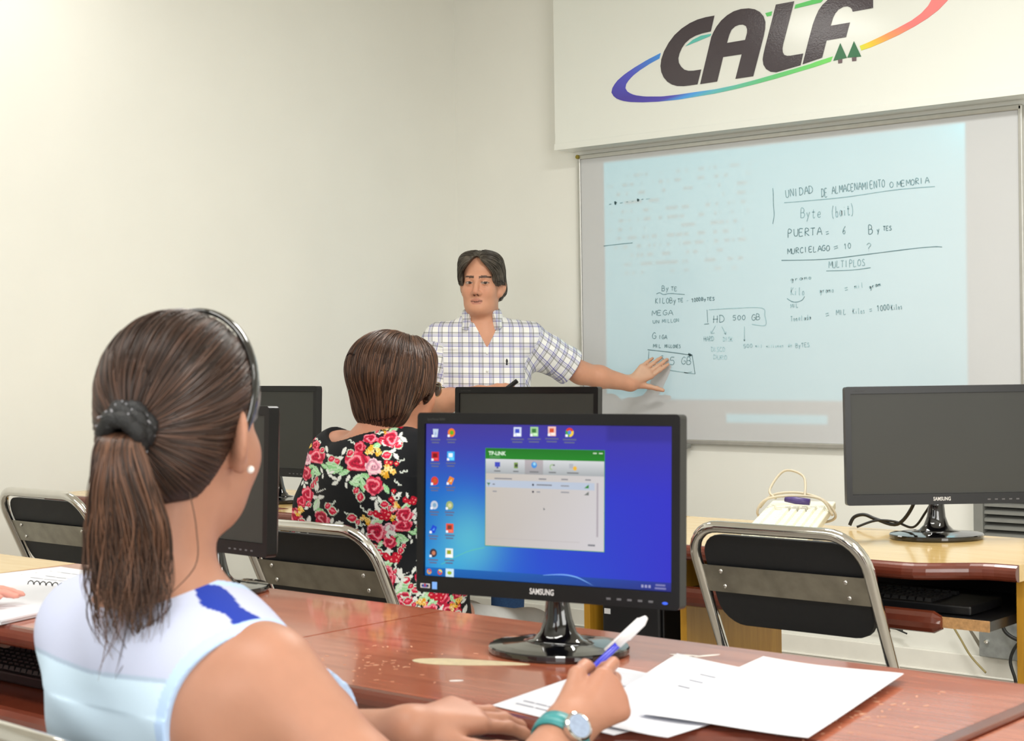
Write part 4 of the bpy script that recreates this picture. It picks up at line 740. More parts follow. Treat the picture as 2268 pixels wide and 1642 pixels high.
# ------------------------------------------------------------------ smooth solid modelling (distance fields meshed with surface nets)
def A3(*p): return np.array(p, float)
def unit(v): v = np.asarray(v, float); return v/np.linalg.norm(v)
class Prim:
    def __init__(s, kind, *a): s.kind = kind; s.a = a
    def d(s, P):
        if s.kind == 'c':
            a, b, ra, rb = s.a; ba = b-a; L = max(ba@ba, 1e-12); t = np.clip(((P-a)@ba)/L, 0, 1)
            q = P-a-t[..., None]*ba; return np.sqrt((q*q).sum(-1))-(ra+(rb-ra)*t)
        c, R, r = s.a; q = (P-c)@R; k0 = np.sqrt(((q/r)**2).sum(-1)); k1 = np.sqrt(((q/(r*r))**2).sum(-1))
        return np.where(k1 > 1e-9, k0*(k0-1)/np.maximum(k1, 1e-9), -r.min())
def cap(a, b, ra, rb=None): return Prim('c', np.array(a, float), np.array(b, float), ra, ra if rb is None else rb)
def ell(c, r, R=None): return Prim('e', np.array(c, float), np.eye(3) if R is None else np.array(R, float), np.array(r, float))
def smin(a, b, k):
    h = np.clip(.5+.5*(b-a)/k, 0, 1); return b*(1-h)+a*h-k*h*(1-h)
class Field:
    """groups: (prims, k inside the group, k to the rest, sign)"""
    def __init__(s): s.g = []
    def add(s, prims, ki, ko, sign=1): s.g.append((list(prims), ki, ko, sign)); return s
    def __call__(s, P, cull=None):
        d = None
        keep = None
        if cull is not None:
            c, hd = cull; mins = [min(p.d(c) for p in g[0]) for g in s.g if g[3] > 0]; m = min(mins)
        for prims, ki, ko, sg in s.g:
            if cull is not None:
                lim = (m+2*hd+.09) if sg > 0 else (hd*1.3+.04)
                prims = [p for p in prims if p.d(c) < lim]
                if not prims: continue
            dg = prims[0].d(P)
            for p in prims[1:]: dg = smin(dg, p.d(P), ki)
            if d is None: d = dg if sg > 0 else None
            elif sg > 0: d = smin(d, dg, ko)
            else: d = -smin(-d, dg, ko)
        return d if d is not None else np.full(P.shape[:-1], 1.0)
def surface_net(f, lo, hi, h, post=None):
    """mesh of f=0; f(P, cull). post(P, d): extra clipping done on the sampled field"""
    B = 14; lo = np.array(lo, float); nb = np.ceil((np.array(hi)-lo)/(h*B)).astype(int)
    gi = np.stack(np.meshgrid(*[np.arange(n) for n in nb], indexing='ij'), -1).reshape(-1, 3)
    cen = lo+(gi+.5)*B*h; hd = .5*math.sqrt(3)*(B+2)*h
    dc = f(cen); act = np.abs(dc) < hd*1.25+.012
    off = np.stack(np.meshgrid(*[np.arange(-1, B+1)]*3, indexing='ij'), -1)
    VK = []; VP = []; FK = []
    corners = [(i, j, k) for i in (0, 1) for j in (0, 1) for k in (0, 1)]
    edges = [(a, b) for a in range(8) for b in range(a+1, 8) if sum(x != y for x, y in zip(corners[a], corners[b])) == 1]
    NK = np.array([(nb[1]*B+4)*(nb[2]*B+4), nb[2]*B+4, 1], np.int64)
    for g, c in zip(gi[act], cen[act]):
        I = off+g*B; P = lo+I*h
        D = f(P, (c, hd))
        if post is not None: D = post(P, D)
        D = np.where(D == 0, 1e-9, D); S = D < 0
        if S.all() or not S.any(): continue
        n = B+1
        cs = [S[i:i+n, j:j+n, k:k+n] for i, j, k in corners]; ds = [D[i:i+n, j:j+n, k:k+n] for i, j, k in corners]
        cnt = sum(x.astype(np.int8) for x in cs); m = (cnt > 0) & (cnt < 8)
        idx = np.argwhere(m)
        if not len(idx): continue
        acc = np.zeros((len(idx), 3)); num = np.zeros(len(idx)); dv = np.stack([x[m] for x in ds], 1)
        for a, b in edges:
            da, db = dv[:, a], dv[:, b]; cr = (da < 0) != (db < 0); t = np.where(cr, da/np.where(cr, da-db, 1), 0)
            pa = np.array(corners[a], float); pb = np.array(corners[b], float)
            acc += np.where(cr[:, None], pa+t[:, None]*(pb-pa), 0); num += cr
        pos = lo+(idx-1+g*B+acc/num[:, None])*h
        VK.append(((idx-1+g*B+1)*NK).sum(1)); VP.append(pos)
        # faces on edges owned by this block
        for ax in range(3):
            u, w = (ax+1) % 3, (ax+2) % 3
            s0 = S[1:B+1, 1:B+1, 1:B+1]; sl = [slice(1, B+1)]*3; sl[ax] = slice(2, B+2)
            s1 = S[tuple(sl)]
            e = np.argwhere(s0 != s1)
            if not len(e): continue
            flip = s0[e[:, 0], e[:, 1], e[:, 2]]
            e = e+g*B+1     # cell key index shift (+1)
            du = np.zeros(3, int); du[u] = 1; dw = np.zeros(3, int); dw[w] = 1
            q = np.stack([((e-du-dw)*NK).sum(1), ((e-dw)*NK).sum(1), (e*NK).sum(1), ((e-du)*NK).sum(1)], 1)
            q[~flip] = q[~flip][:, ::-1]; FK.append(q)
    K = np.concatenate(VK); Pv = np.concatenate(VP); uk, ui = np.unique(K, return_index=True); V = Pv[ui]
    Fq = np.concatenate(FK); Fi = np.searchsorted(uk, Fq); Fi = np.clip(Fi, 0, len(uk)-1)
    ok = (uk[Fi] == Fq).all(1); return V, Fi[ok]
def fast_mesh(name, V, F, material, parent=None, col=None, attr=None, smooth=True):
    me = bpy.data.meshes.new(name); me.vertices.add(len(V)); me.vertices.foreach_set('co', np.asarray(V, np.float32).ravel())
    nv = F.shape[1]; me.loops.add(F.size); me.loops.foreach_set('vertex_index', F.astype(np.int32).ravel()); me.polygons.add(len(F))
    me.polygons.foreach_set('loop_start', np.arange(0, F.size, nv, dtype=np.int32)); me.polygons.foreach_set('loop_total', np.full(len(F), nv, np.int32))
    me.update(calc_edges=True); me.validate()
    me.polygons.foreach_set('use_smooth', np.full(len(me.polygons), smooth))
    if col is not None:
        a = me.color_attributes.new('Col', 'FLOAT_COLOR', 'POINT'); c4 = np.ones((len(V), 4), np.float32); c4[:, :3] = col; a.data.foreach_set('color', c4.ravel())
    if attr is not None:
        for k_, v in attr.items():
            a = me.attributes.new(k_, 'FLOAT_VECTOR', 'POINT'); a.data.foreach_set('vector', np.asarray(v, np.float32).ravel())
    me.materials.append(material)
    o = bpy.data.objects.new(name, me); COL.objects.link(o)
    if parent: o.parent = parent; o.matrix_parent_inverse = Matrix.Translation(-parent.location)
    return o
def bounds(*pts, m=.1):
    P = np.array(pts); return P.min(0)-m, P.max(0)+m
def grad(f, P, e=.0015):
    g = np.stack([f(P+A3(e, 0, 0))-f(P-A3(e, 0, 0)), f(P+A3(0, e, 0))-f(P-A3(0, e, 0)), f(P+A3(0, 0, e))-f(P-A3(0, 0, e))], -1)
    return g/np.maximum(np.linalg.norm(g, axis=-1, keepdims=True), 1e-9)
def frame(fwd, roll=0.0):
    f = unit(fwd); r = unit(np.cross(f, A3(0, 0, 1))); u = np.cross(r, f)
    c, s = math.cos(roll), math.sin(roll); r, u = r*c+u*s, u*c-r*s
    return np.stack([r, f, u], 1)          # columns right, forward, up
def strands_mesh(name, paths, rad, cols, material, parent, sides=3, taper=True):
    """paths: (N, M, 3)"""
    N, M, _ = paths.shape
    T = np.gradient(paths, axis=1); T /= np.maximum(np.linalg.norm(T, axis=-1, keepdims=True), 1e-9)
    ref = np.where(np.abs(T[..., 2:3]) < .9, A3(0, 0, 1), A3(1, 0, 0)); n1 = np.cross(T, ref); n1 /= np.maximum(np.linalg.norm(n1, axis=-1, keepdims=True), 1e-9); n2 = np.cross(T, n1)
    t = np.linspace(0, 1, M); w = (np.minimum(1, np.minimum(t*6+.3, (1-t)*3+.12)) if taper else np.ones(M))[None, :, None, None]
    rad = np.asarray(rad).reshape(-1, 1, 1, 1)
    an = np.arange(sides)*2*PI/sides
    V = paths[:, :, None, :]+rad*w*(n1[:, :, None, :]*np.cos(an)[None, None, :, None]+n2[:, :, None, :]*np.sin(an)[None, None, :, None])
    V = V.reshape(-1, 3); ii = np.arange(N)[:, None, None]*M*sides; jj = np.arange(M-1)[None, :, None]*sides; kk = np.arange(sides)[None, None, :]; k2 = (kk+1) % sides
    F = np.stack(np.broadcast_arrays(ii+jj+kk, ii+jj+k2, ii+jj+sides+k2, ii+jj+sides+kk), -1).reshape(-1, 4)
    C = np.repeat(cols, M*sides, axis=0); return fast_mesh(name, V, F, material, parent, col=C)

M_skin = mat('skin', (255, 255, 255), .48, vcol=True, var=.03, vscale=45, sss=.12, bump=.05, bscale=260, spec=.35)
M_hair = mat('hair', (255, 255, 255), .36, vcol=True, spec=.5)
M_hairbase = mat('hair_base', (255, 255, 255), .5, vcol=True, spec=.3, var=.25, vscale=50)
M_cloth = mat('printed_cloth', (255, 255, 255), .75, vcol=True, spec=.2, bump=.1, bscale=500)
M_jean = mat('denim', (40, 66, 104), .85, var=.15, vscale=120, spec=.2)
M_shoe = mat('shoe_leather', (38, 32, 30), .5, var=.1)

def head_groups(f, H, R, s=1.0, female=False, ears=True):
    def w(x, y, z): return H+R@(A3(x, y, z)*s)
    def E(c, r, Rl=None): return ell(w(*c), A3(*r)*s, R if Rl is None else R@Rl)
    def Cc(a, b, ra, rb=None): return cap(w(*a), w(*b), ra*s, (ra if rb is None else rb)*s)
    f.add([E((0, -.012, .045), (.075, .094, .086)), E((0, .030, -.030), (.060, .060, .080)), E((0, .035, -.070), (.047 if female else .056, .045, .041)), E((0, .076, -.090), (.018 if female else .024, .016, .016)),
           E((-.040, .056, -.022), (.022, .022, .024)), E((.040, .056, -.022), (.022, .022, .024)), Cc((-.032, .078, .031), (.032, .078, .031), .011)], .03, .03)
    f.add([Cc((0, .088, .018), (0, .106, -.024), .0075, .0115), E((-.013, .096, -.030), (.008, .009, .008)), E((.013, .096, -.030), (.008, .009, .008))], .008, .010)
    f.add([Cc((-.020, .084, -.0565), (0, .0905, -.0545), .0050), Cc((0, .0905, -.0545), (.020, .084, -.0565), .0050), Cc((-.017, .084, -.0680), (.017, .084, -.0680), .0062)], .003, .007)
    f.add([E((-.031, .101, .012), (.017, .018, .010)), E((.031, .101, .012), (.017, .018, .010))], .003, .012, -1)
    f.add([E((-.031, .0795, .012), (.0135, .0125, .0125)), E((.031, .0795, .012), (.0135, .0125, .0125))], .001, .002)
    if ears:
        for sx in (-1, 1):
            c_, s_ = math.cos(sx*.8), math.sin(sx*.8); Rz = np.array([[c_, -s_, 0], [s_, c_, 0], [0, 0, 1]])
            f.add([E((sx*.078, -.012, -.002), (.0085, .021, .032), Rz), E((sx*.075, -.004, -.030), (.007, .010, .012), Rz)], .008, .006)
            f.add([E((sx*.090, -.006, .002), (.009, .011, .020), Rz)], .002, .005, -1)
    return w
def face_paint(Pw, H, R, s, base, brow=(48, 36, 30), lip=(150, 92, 82), eyes=True):
    q = ((Pw-H)@R)/s; C = np.tile(np.array(lin(base)), (len(Pw), 1)); fr = q[:, 1] > .045
    def put(m, c, a=1.0):
        nonlocal C
        m = np.clip(m, 0, 1)[:, None]*a; C = C*(1-m)+np.array(lin(c))*m
    red = np.exp(-(((np.abs(q[:, 0])-.036)/.02)**2+((q[:, 2]+.022)/.022)**2))*fr; put(red, (196, 120, 96), .22)
    nr = np.exp(-((q[:, 0]/.016)**2+((q[:, 2]+.026)/.016)**2))*fr; put(nr, (190, 112, 90), .25)
    if not eyes: return C
    for sx in (-1, 1):
        x = q[:, 0]*sx
        zb = .0350+.01*(x-.02)-.0020*((x-.032)/.02)**2
        put(fr*(np.abs(q[:, 2]-zb) < .0048-.0014*np.clip((x-.03)/.02, 0, 1))*(x > .011)*(x < .053), brow, .92)
        e = ((x-.031)/.0150)**2+((q[:, 2]-.0115)/.0052)**2; put(fr*(e < 1)*1.0, (168, 150, 138))
        put(fr*(np.abs(e-1) < .30)*(q[:, 2] > .0115), (46, 32, 26), .85)
        d = np.hypot(q[:, 0]-sx*.031+.004, q[:, 2]-.0120); put(fr*(d < .0062)*(e < 1.1), (44, 28, 20))
        put(fr*(np.abs(np.hypot((x-.031)/1.3, q[:, 2]-.006)-.011) < .0012)*(q[:, 2] < .004), (150, 100, 76), .35)
    put(fr*(np.hypot((np.abs(q[:, 0])-.0075)/1.2, (q[:, 2]+.0370)) < .0036), (70, 36, 28), .85)
    lp = (np.abs(q[:, 0]) < .024)*(np.abs(q[:, 2]+.0615) < .0125*(1-(q[:, 0]/.030)**2))*fr; put(lp*1.0, lip, .8)
    put(fr*(np.abs(q[:, 0]) < .023)*(np.abs(q[:, 2]+.0615+.0015*np.cos(q[:, 0]*130)) < .0018), (70, 34, 30), .9)
    return C
def hand_groups(f, wr, d, n, side, curl, size=1.0, spread=.06, thumb=((.35, .75, -.2), (.7, .45, -.25), (.9, .25, -.2)), fold=None):
    """wr wrist, d finger direction, n back-of-hand normal, side=+1: thumb on the +s side where s = d x n"""
    d = unit(d); n = unit(n-d*(n@d)); s = np.cross(d, n)*side
    z = size; W_ = np.array(wr, float)
    palm = [cap(W_, W_+d*.086*z+s*.026*z, .020*z, .0125*z), cap(W_, W_+d*.090*z+s*.008*z, .021*z, .0128*z), cap(W_, W_+d*.087*z-s*.011*z, .020*z, .0125*z), cap(W_, W_+d*.080*z-s*.028*z, .019*z, .0115*z),
            cap(W_+s*.012*z+d*.012*z-n*.006*z, W_+s*.030*z+d*.040*z-n*.010*z, .017*z, .013*z)]
    f.add(palm, .012, .02)
    L = ((.043, .026, .021), (.047, .030, .022), (.044, .028, .021), (.034, .021, .019)); rr = ((.0094, .0084, .0076, .0066), (.0096, .0086, .0078, .0067), (.0092, .0082, .0074, .0064), (.0082, .0072, .0066, .0058))
    tips = []
    for i in range(4):
        p = W_+d*(.087, .091, .087, .079)[i]*z+s*(.027, .009, -.011, -.029)[i]*z-n*.002*z
        ang = 0; dd = unit(d+s*spread*(1.5-i)); fing = []
        for j in range(3):
            ang += curl[i][j]; v = dd*math.cos(ang)-n*math.sin(ang); q = p+v*L[i][j]*z
            fing.append(cap(p, q, rr[i][j]*z, rr[i][j+1]*z)); p = q
        f.add(fing, .004, .0045); tips.append(p)
    p = W_+s*.026*z+d*.026*z-n*.008*z; fing = []
    for j, (a, b, c) in enumerate(thumb):
        v = unit(d*a+s*b+n*c); q = p+v*(.042, .032, .026)[j]*z; fing.append(cap(p, q, (.0135, .0105, .0095)[j]*z, (.0105, .0095, .0078)[j]*z)); p = q
    f.add(fing, .006, .008); tips.append(p)
    return tips
def shoes(root, an, fwd, m=None):
    fwd = unit(fwd); MI = Matrix.Translation(-root.location)
    for a in an:
        sf = Field(); sf.add([cap(a-A3(0, 0, .012), a-A3(0, 0, .045), .043, .043), cap(a-A3(0, 0, .05), a+fwd*.15-A3(0, 0, .052), .043, .033)], .02, .02)
        V, F = surface_net(sf, a-.25, a+.25, .006, lambda P, D: np.maximum.reduce([D-.004, .002-P[..., 2], P[..., 2]-a[2]-.008])); fast_mesh('shoe', V, F, m or M_shoe, root)
FLAT = [(.10, .12, .08)]*4
# ------------------------------------------------------------------ the ponytailed woman in the foreground
FWD = A3(-.653, .757, 0); RGT = A3(.757, .653, 0); UPV = A3(0, 0, 1)
def hair_strokes(f, seeds, flow, steps, ds, lift):
    P = seeds.copy(); out = [P.copy()]
    for i in range(steps):
        g = grad(f, P); v = flow(P); v = v-g*(v*g).sum(-1, keepdims=True); v /= np.maximum(np.linalg.norm(v, axis=-1, keepdims=True), 1e-6)
        P = P+v*ds; g = grad(f, P); P = P-g*(f(P)-lift)[:, None]; out.append(P.copy())
    return np.stack(out, 1)
def woman_writing():
    H = A3(-1.424, -4.362, 1.098); R = frame((-.37, .93, -.06)); s = .97
    loc = A3(-1.42, -4.33, 0)
    root = thing('person', 'woman with a brown ponytail and pale blue sleeveless top writing at the near desk', 'person', loc)
    sR, sL = A3(-1.272, -4.372, .850), A3(-1.588, -4.372, .872)
    eR, wR = A3(-1.085, -4.305, .650), A3(-1.118, -4.080, .768)
    eL, wL = A3(-1.545, -4.185, .705), A3(-1.302, -4.142, .752)
    nb = A3(-1.420, -4.400, .925)
    torso = Field()
    torso.add([ell((-1.422, -4.345, .775), (.150, .098, .150)), ell((-1.422, -4.35, .62), (.128, .095, .16)), ell((-1.422, -4.33, .53), (.170, .125, .11)),
               cap((-1.422, -4.385, .86), (-1.422, -4.35, .70), .085, .08), cap(nb+A3(0, .0, -.03), sR+A3(-.03, 0, .0), .048, .050), cap(nb+A3(0, .0, -.03), sL+A3(.03, 0, .0), .048, .050),
               ell((-1.33, -4.405, .80), (.075, .05, .085)), ell((-1.514, -4.405, .80), (.075, .05, .085)), ell((-1.50, -4.265, .765), (.075, .06, .065)), ell((-1.345, -4.265, .765), (.075, .06, .065))], .05, .03)
    f = Field(); f.g = list(torso.g)
    w = head_groups(f, H, R, s, True)
    f.add([cap(w(0, -.022, -.03), nb, .050, .054), cap(nb, nb+A3(0, .03, -.06), .055, .06)], .03, .03)
    f.add([cap(sR, sR*.5+eR*.5, .051, .046), cap(sR*.5+eR*.5, eR, .047, .040), cap(eR, eR*.6+wR*.4, .041, .039), cap(eR*.6+wR*.4, wR, .038, .0255)], .02, .035)
    f.add([cap(sL, sL*.5+eL*.5, .055, .045), cap(sL*.5+eL*.5, eL, .045, .038), cap(eL, eL*.6+wL*.4, .039, .037), cap(eL*.6+wL*.4, wL, .036, .0245)], .02, .035)
    # right hand: back to the camera, fingers closed round the pen
    dR = unit(RGT*.72+UPV*.42+FWD*.50); nR = unit(-FWD*.82+UPV*.30+RGT*.30)
    hand_groups(f, wR, dR, nR, -1, [(.55, 1.05, .6), (.9, 1.15, .7), (1.05, 1.2, .7), (1.1, 1.2, .7)], .84, .03, ((.85, .50, -.10), (.80, .0, -.55), (.60, -.25, -.75)))
    dL = unit(A3(-1.285, -3.985, .765)-wL+RGT*.03); nL = unit(UPV*.85-FWD*.35)
    hand_groups(f, wL, dL, nL, 1, [(.25, .25, .15), (.25, .3, .15), (.25, .3, .15), (.3, .35, .2)], .96, .05, ((.75, .55, -.1), (.9, .3, -.1), (.98, .1, -.1)))
    hp = [A3(-1.51, -4.32, .53), A3(-1.335, -4.32, .53)]; kn = [A3(-1.54, -3.92, .52), A3(-1.30, -3.92, .52)]; an = [A3(-1.54, -3.98, .09), A3(-1.30, -3.98, .09)]
    legs = []
    for i in range(2): legs += [cap(hp[i], kn[i], .078, .056), cap(kn[i], an[i], .055, .038), cap(an[i], an[i]+A3(0, .13, -.045), .038, .028)]
    f.add(legs, .02, .05)
    lo, hi = A3(-1.75, -4.56, .02), A3(-.95, -3.74, 1.26)
    V, F = surface_net(f, lo, hi, .0034)
    C = face_paint(V, H, R, s, (176, 127, 104), lip=(180, 104, 94), eyes=True)
    redk = np.exp(-(np.linalg.norm(V-(wR+dR*.09), axis=1)/.05)**2)[:, None]; C = C*(1-.18*redk)+np.array(lin((184, 110, 90)))*.18*redk
    fast_mesh('body', V, F, M_skin, root, col=C)
    # sleeveless top
    armR = lambda P: ell((-1.222, -4.36, .795), (.112, .30, .128)).d(P); armL = lambda P: ell((-1.675, -4.285, .775), (.10, .085, .11)).d(P)
    neck = lambda P: ell((-1.420, -4.35, .985), (.078, .10, .066)).d(P)
    def clip(P, D):
        D = D-.0065+.0012*np.sin(P[..., 2]*70+P[..., 0]*35)*(P[..., 2] < .82)
        return np.maximum.reduce([D, -armR(P), np.where(P[..., 0] < -1.56, (P-sL)@uL-.075, -1), -neck(P), .47-P[..., 2]])
    tp = Field(); tp.g = list(torso.g); tp.add([cap(sL, sL*.5+eL*.5, .055, .047)], .02, .035); uL = unit(eL-sL)
    g = lambda P, cull=None: tp(P, cull)
    V, F = surface_net(g, A3(-1.72, -4.56, .45), A3(-1.12, -4.1, 1.02), .0025, clip)
    C = np.tile(np.array(lin((206, 228, 246))), (len(V), 1))
    C[V[:, 2] > .857] = lin((192, 198, 222)); C[np.abs(V[:, 2]-.8575) < .0016] = lin((172, 190, 212))
    tr = armR(V); C[tr < .0135] = lin((184, 210, 245)); C[neck(V) < .011] = lin((184, 210, 244))
    a, b_ = A3(-1.398, -4.40, .94), A3(-1.285, -4.385, .925)
    t = np.clip(((V-a)@(b_-a))/((b_-a)@(b_-a)), 0, 1); q = V-a-t[:, None]*(b_-a); along = ((V-a)@(b_-a))/((b_-a)@(b_-a))
    m = (np.abs(q[:, 1]+.0) < .016+.004*np.sin(along*14))*(V[:, 2] > .88)*(along > .02)*(along < .98)*(tr > .0135)*(neck(V) > .011); C[m > 0] = lin((34, 58, 160))
    fast_mesh('sleeveless_top', V, F, M_cloth, root, col=C)
    tf = Field(); tf.add([cap(hp[i], kn[i], .078, .056) for i in range(2)]+[cap(kn[i], an[i], .055, .038) for i in range(2)]+[ell((-1.422, -4.33, .53), (.170, .125, .11)), ell((-1.422, -4.35, .62), (.128, .095, .16))], .05, .03)
    V, F = surface_net(tf, A3(-1.72, -4.52, .06), A3(-1.15, -3.8, .66), .008, lambda P, D: np.maximum.reduce([D-.0055, P[..., 2]-.60, .06-P[..., 2]]))
    fast_mesh('trousers', V, F, M_jean, root)
    shoes(root, an, A3(0, 1, 0))
    # hair
    hf = Field(); hf.add([ell(w(0, -.012, .045), A3(.075, .094, .086)*s, R), ell(w(0, -.045, -.02), A3(.058, .050, .060)*s, R)], .03, .03)
    def local(P): return ((P-H)@R)/s
    def keep(P):
        q = local(P); zl = np.interp(q[..., 1], [-.12, -.05, -.02, .0, .03, .055, .075], [-.085, -.068, -.020, .022, .012, .030, .078]); return zl-q[..., 2]
    V, F = surface_net(lambda P, cull=None: hf(P), H-.16, H+.16, .003, lambda P, D: np.maximum(D-.0085*s, keep(P)))
    hb = fast_mesh('hair', V, F, M_hairbase, root, col=np.tile(np.array(lin((54, 38, 30))), (len(V), 1)))
    S0 = w(.001, -.107, .004)
    n = 5200; sd = RNG.normal(size=(n, 3)); sd /= np.linalg.norm(sd, axis=1)[:, None]; sd = H+(sd*A3(.085, .105, .10))@R.T*s
    for _ in range(3): sd = sd-grad(hf, sd)*(hf(sd)-.009)[:, None]
    sd = sd[keep(sd) < -.003]
    flow = lambda P: unitv(S0-P)
    paths = hair_strokes(hf, sd, flow, 11, .0062, .0092+RNG.uniform(0, .0022, len(sd)))
    dist = np.linalg.norm(paths-S0, axis=-1); dead = np.minimum.accumulate(dist, 1); 
    for k in range(1, paths.shape[1]):
        st = (dist[:, k-1] < .03); paths[st, k] = paths[st, k-1]*.92+S0*.08; dist[:, k] = np.linalg.norm(paths[:, k]-S0, axis=-1)
    def hcol(n, a=(44, 32, 27), b=(98, 70, 56), pw=1.8):
        t = RNG.random((n, 1))**pw; return np.array(lin(a))*(1-t)+np.array(lin(b))*t
    strands_mesh('hair_strands', paths, RNG.uniform(.0004, .0009, len(paths)), hcol(len(paths)), M_hair, hb)
    # ponytail
    bk = -R[:, 1]; sp = [S0, S0+bk*.022+A3(0, 0, -.008), S0+bk*.026+A3(.004, 0, -.042), S0+bk*.018+A3(.004, 0, -.085), S0+bk*.014+A3(.002, 0, -.125), S0+bk*.016+A3(.003, 0, -.165), S0+bk*.020+A3(.006, 0, -.215)]
    sp = np.array([tuple(p) for p in smooth_path([tuple(p) for p in sp], 5)]); M = len(sp); tt = np.linspace(0, 1, M)
    N = 2600; rad = np.interp(tt, [0, .12, .3, .55, .8, 1], [.012, .020, .028, .040, .041, .030])
    r0 = np.sqrt(RNG.random(N)); ph = RNG.random(N)*2*PI; off = (RGT[None]*(r0*np.cos(ph))[:, None]+FWD[None]*(.62*r0*np.sin(ph))[:, None])
    wav = (.010*np.sin(tt[None, :]*RNG.uniform(5, 12, N)[:, None]+np.round(r0*5)[:, None]*1.9+np.round(ph)[:, None]*2.3))*tt[None, :]
    paths = sp[None]+off[:, None, :]*rad[None, :, None]+RGT[None, None]*wav[..., None]
    ln = np.clip(RNG.normal(.71, .14, N), .40, 1.0)
    u = ln[:, None]*tt[None, :]*(M-1); i0 = np.clip(np.floor(u).astype(int), 0, M-2); fr = (u-i0)[..., None]; ar = np.arange(N)[:, None]
    paths = paths[ar, i0]*(1-fr)+paths[ar, i0+1]*fr
    pt = strands_mesh('ponytail', paths, RNG.uniform(.0005, .0010, N), hcol(N, (48, 34, 28), (120, 84, 64), 1.6), M_hair, root)
    wisp = []
    for k in range(46):
        x = RNG.uniform(-.034, .030); e = RNG.uniform(.0, .07); q = sp[-9]+RGT*x
        wisp.append(np.array([tuple(p) for p in smooth_path([tuple(q+UPV*.05), tuple(q), tuple(q+RGT*RNG.normal(0, .01)+A3(0, 0, -.03-e*.4)), tuple(q+RGT*(RNG.normal(-x*.3, .012))+A3(0, 0, -.045-e))], 6)]))
    wisp.append(np.array([tuple(p) for p in smooth_path([tuple(w(.05, -.07, -.06)), tuple(w(.062, -.075, -.10)), tuple(w(.066, -.085, -.14)), tuple(w(.03, -.10, -.18))], 6)]))
    strands_mesh('loose_strands', np.array(wisp), np.full(len(wisp), .0008), hcol(len(wisp), (60, 42, 34), (110, 80, 62)), M_hair, pt)
    # headband, scrunchie, earring
    b = MB(); pts = [w(.086*math.cos(a), .006+.020*math.sin(a), .045+.0985*math.sin(a)) for a in np.linspace(-.50, PI+.50, 40)]
    R_ = []
    for i, p in enumerate(pts):
        o = unit(p-w(0, .006, .045)); ax = R[:, 1]; R_.append([p+o*.0035*math.cos(a)+ax*.0075*math.sin(a) for a in np.linspace(0, 2*PI, 10, endpoint=False)])
    b.rings([[tuple(q) for q in r] for r in R_]); hb2 = b.build('headband', M_gloss, root, smooth=True); hb2.matrix_parent_inverse = Matrix.Translation(-root.location)
    b = MB(); ax = unit(bk*.9+A3(0, 0, -.45)); e1 = unit(np.cross(ax, UPV)); e2 = np.cross(ax, e1); c0 = S0+bk*.009
    for ring, rr in ((0, .021), (.010, .019), (-.009, .022)):
        b.tube([tuple(c0+ax*ring+(e1*math.cos(a)+e2*math.sin(a))*rr*(1+.08*math.sin(a*7+ring*300))) for a in np.linspace(0, 2*PI, 36, endpoint=False)], .0095, 8, closed=True)
    sc = b.build('scrunchie', mat('black_lace', (15, 15, 17), .6, var=.35, vscale=300, bump=.8, bscale=300), root, smooth=True); sc.matrix_parent_inverse = Matrix.Translation(-root.location)
    b = MB()
    for k in range(95):
        a = RNG.random()*2*PI; a2 = RNG.random()*2*PI; q = c0+ax*(RNG.uniform(-.010, .012)+.0095*math.cos(a2)*.8)+(e1*math.cos(a)+e2*math.sin(a))*(.0208+.0096*abs(math.sin(a2)))
        b.ball(tuple(q), .0011, 6, 4)
    bd = b.build('glitter_beads', mat('glitter', (190, 190, 200), .15, metal=.6), sc); bd.matrix_parent_inverse = Matrix.Translation(-root.location); bd['kind'] = 'stuff'
    bd.parent = sc; bd.matrix_parent_inverse = Matrix.Identity(4)
    b = MB(); b.ball(tuple(w(.0835, .004, -.037)), .0042, 12, 8); ea = b.build('earring', mat('pearl', (245, 240, 235), .2, var=.02, coat=.5), root, smooth=True); ea.matrix_parent_inverse = Matrix.Translation(-root.location)
    # wristwatch
    fa = unit(wR-eR); wc = wR-fa*.018; e1 = unit(np.cross(fa, UPV)); e2 = np.cross(e1, fa); sd_ = unit(-FWD*.75+UPV*.35+RGT*.35); 
    b = MB(); R_ = []
    for i in range(30):
        a = 2*PI*i/30; o = e1*math.cos(a)+e2*math.sin(a)
        R_.append([tuple(wc+o*(.0285+dr)+fa*dz) for dr, dz in ((0, -.010), (.003, -.010), (.0042, 0), (.003, .010), (0, .010))])
    V_ = [p for r in R_ for p in r]; F_ = [(i*5+j, ((i+1) % 30)*5+j, ((i+1) % 30)*5+(j+1) % 5, i*5+(j+1) % 5) for i in range(30) for j in range(5)]
    b.add(V_, F_); ws = b.build('watch_strap', mat('teal_strap', (58, 140, 142), .35, var=.1), root, smooth=True); ws.matrix_parent_inverse = Matrix.Translation(-root.location)
    o = unit(sd_-fa*(sd_@fa)); cc = wc+o*.0315; t1 = fa; t2 = np.cross(o, fa)
    b = MB(); b.rings([[tuple(cc+o*h+(t1*math.cos(a)+t2*math.sin(a))*r) for a in np.linspace(0, 2*PI, 28, endpoint=False)] for h, r in ((-.002, .0155), (.003, .0165), (.006, .0165), (.0075, .0145), (.0070, .0135))])
    wcse = b.build('watch_case', M_chrome, ws, smooth=False); b = MB()
    b.rings([[tuple(cc+o*h+(t1*math.cos(a)+t2*math.sin(a))*r) for a in np.linspace(0, 2*PI, 28, endpoint=False)] for h, r in ((.0071, .0135), (.0076, .012))]); b.build('watch_face', mat('watch_dial', (150, 165, 190), .15, var=.1, vscale=200, coat=.6), ws)
    # pen
    tip, end = A3(-1.247, -3.948, .752), A3(-1.140, -3.900, .865); ax = unit(end-tip); Lp = np.linalg.norm(end-tip)
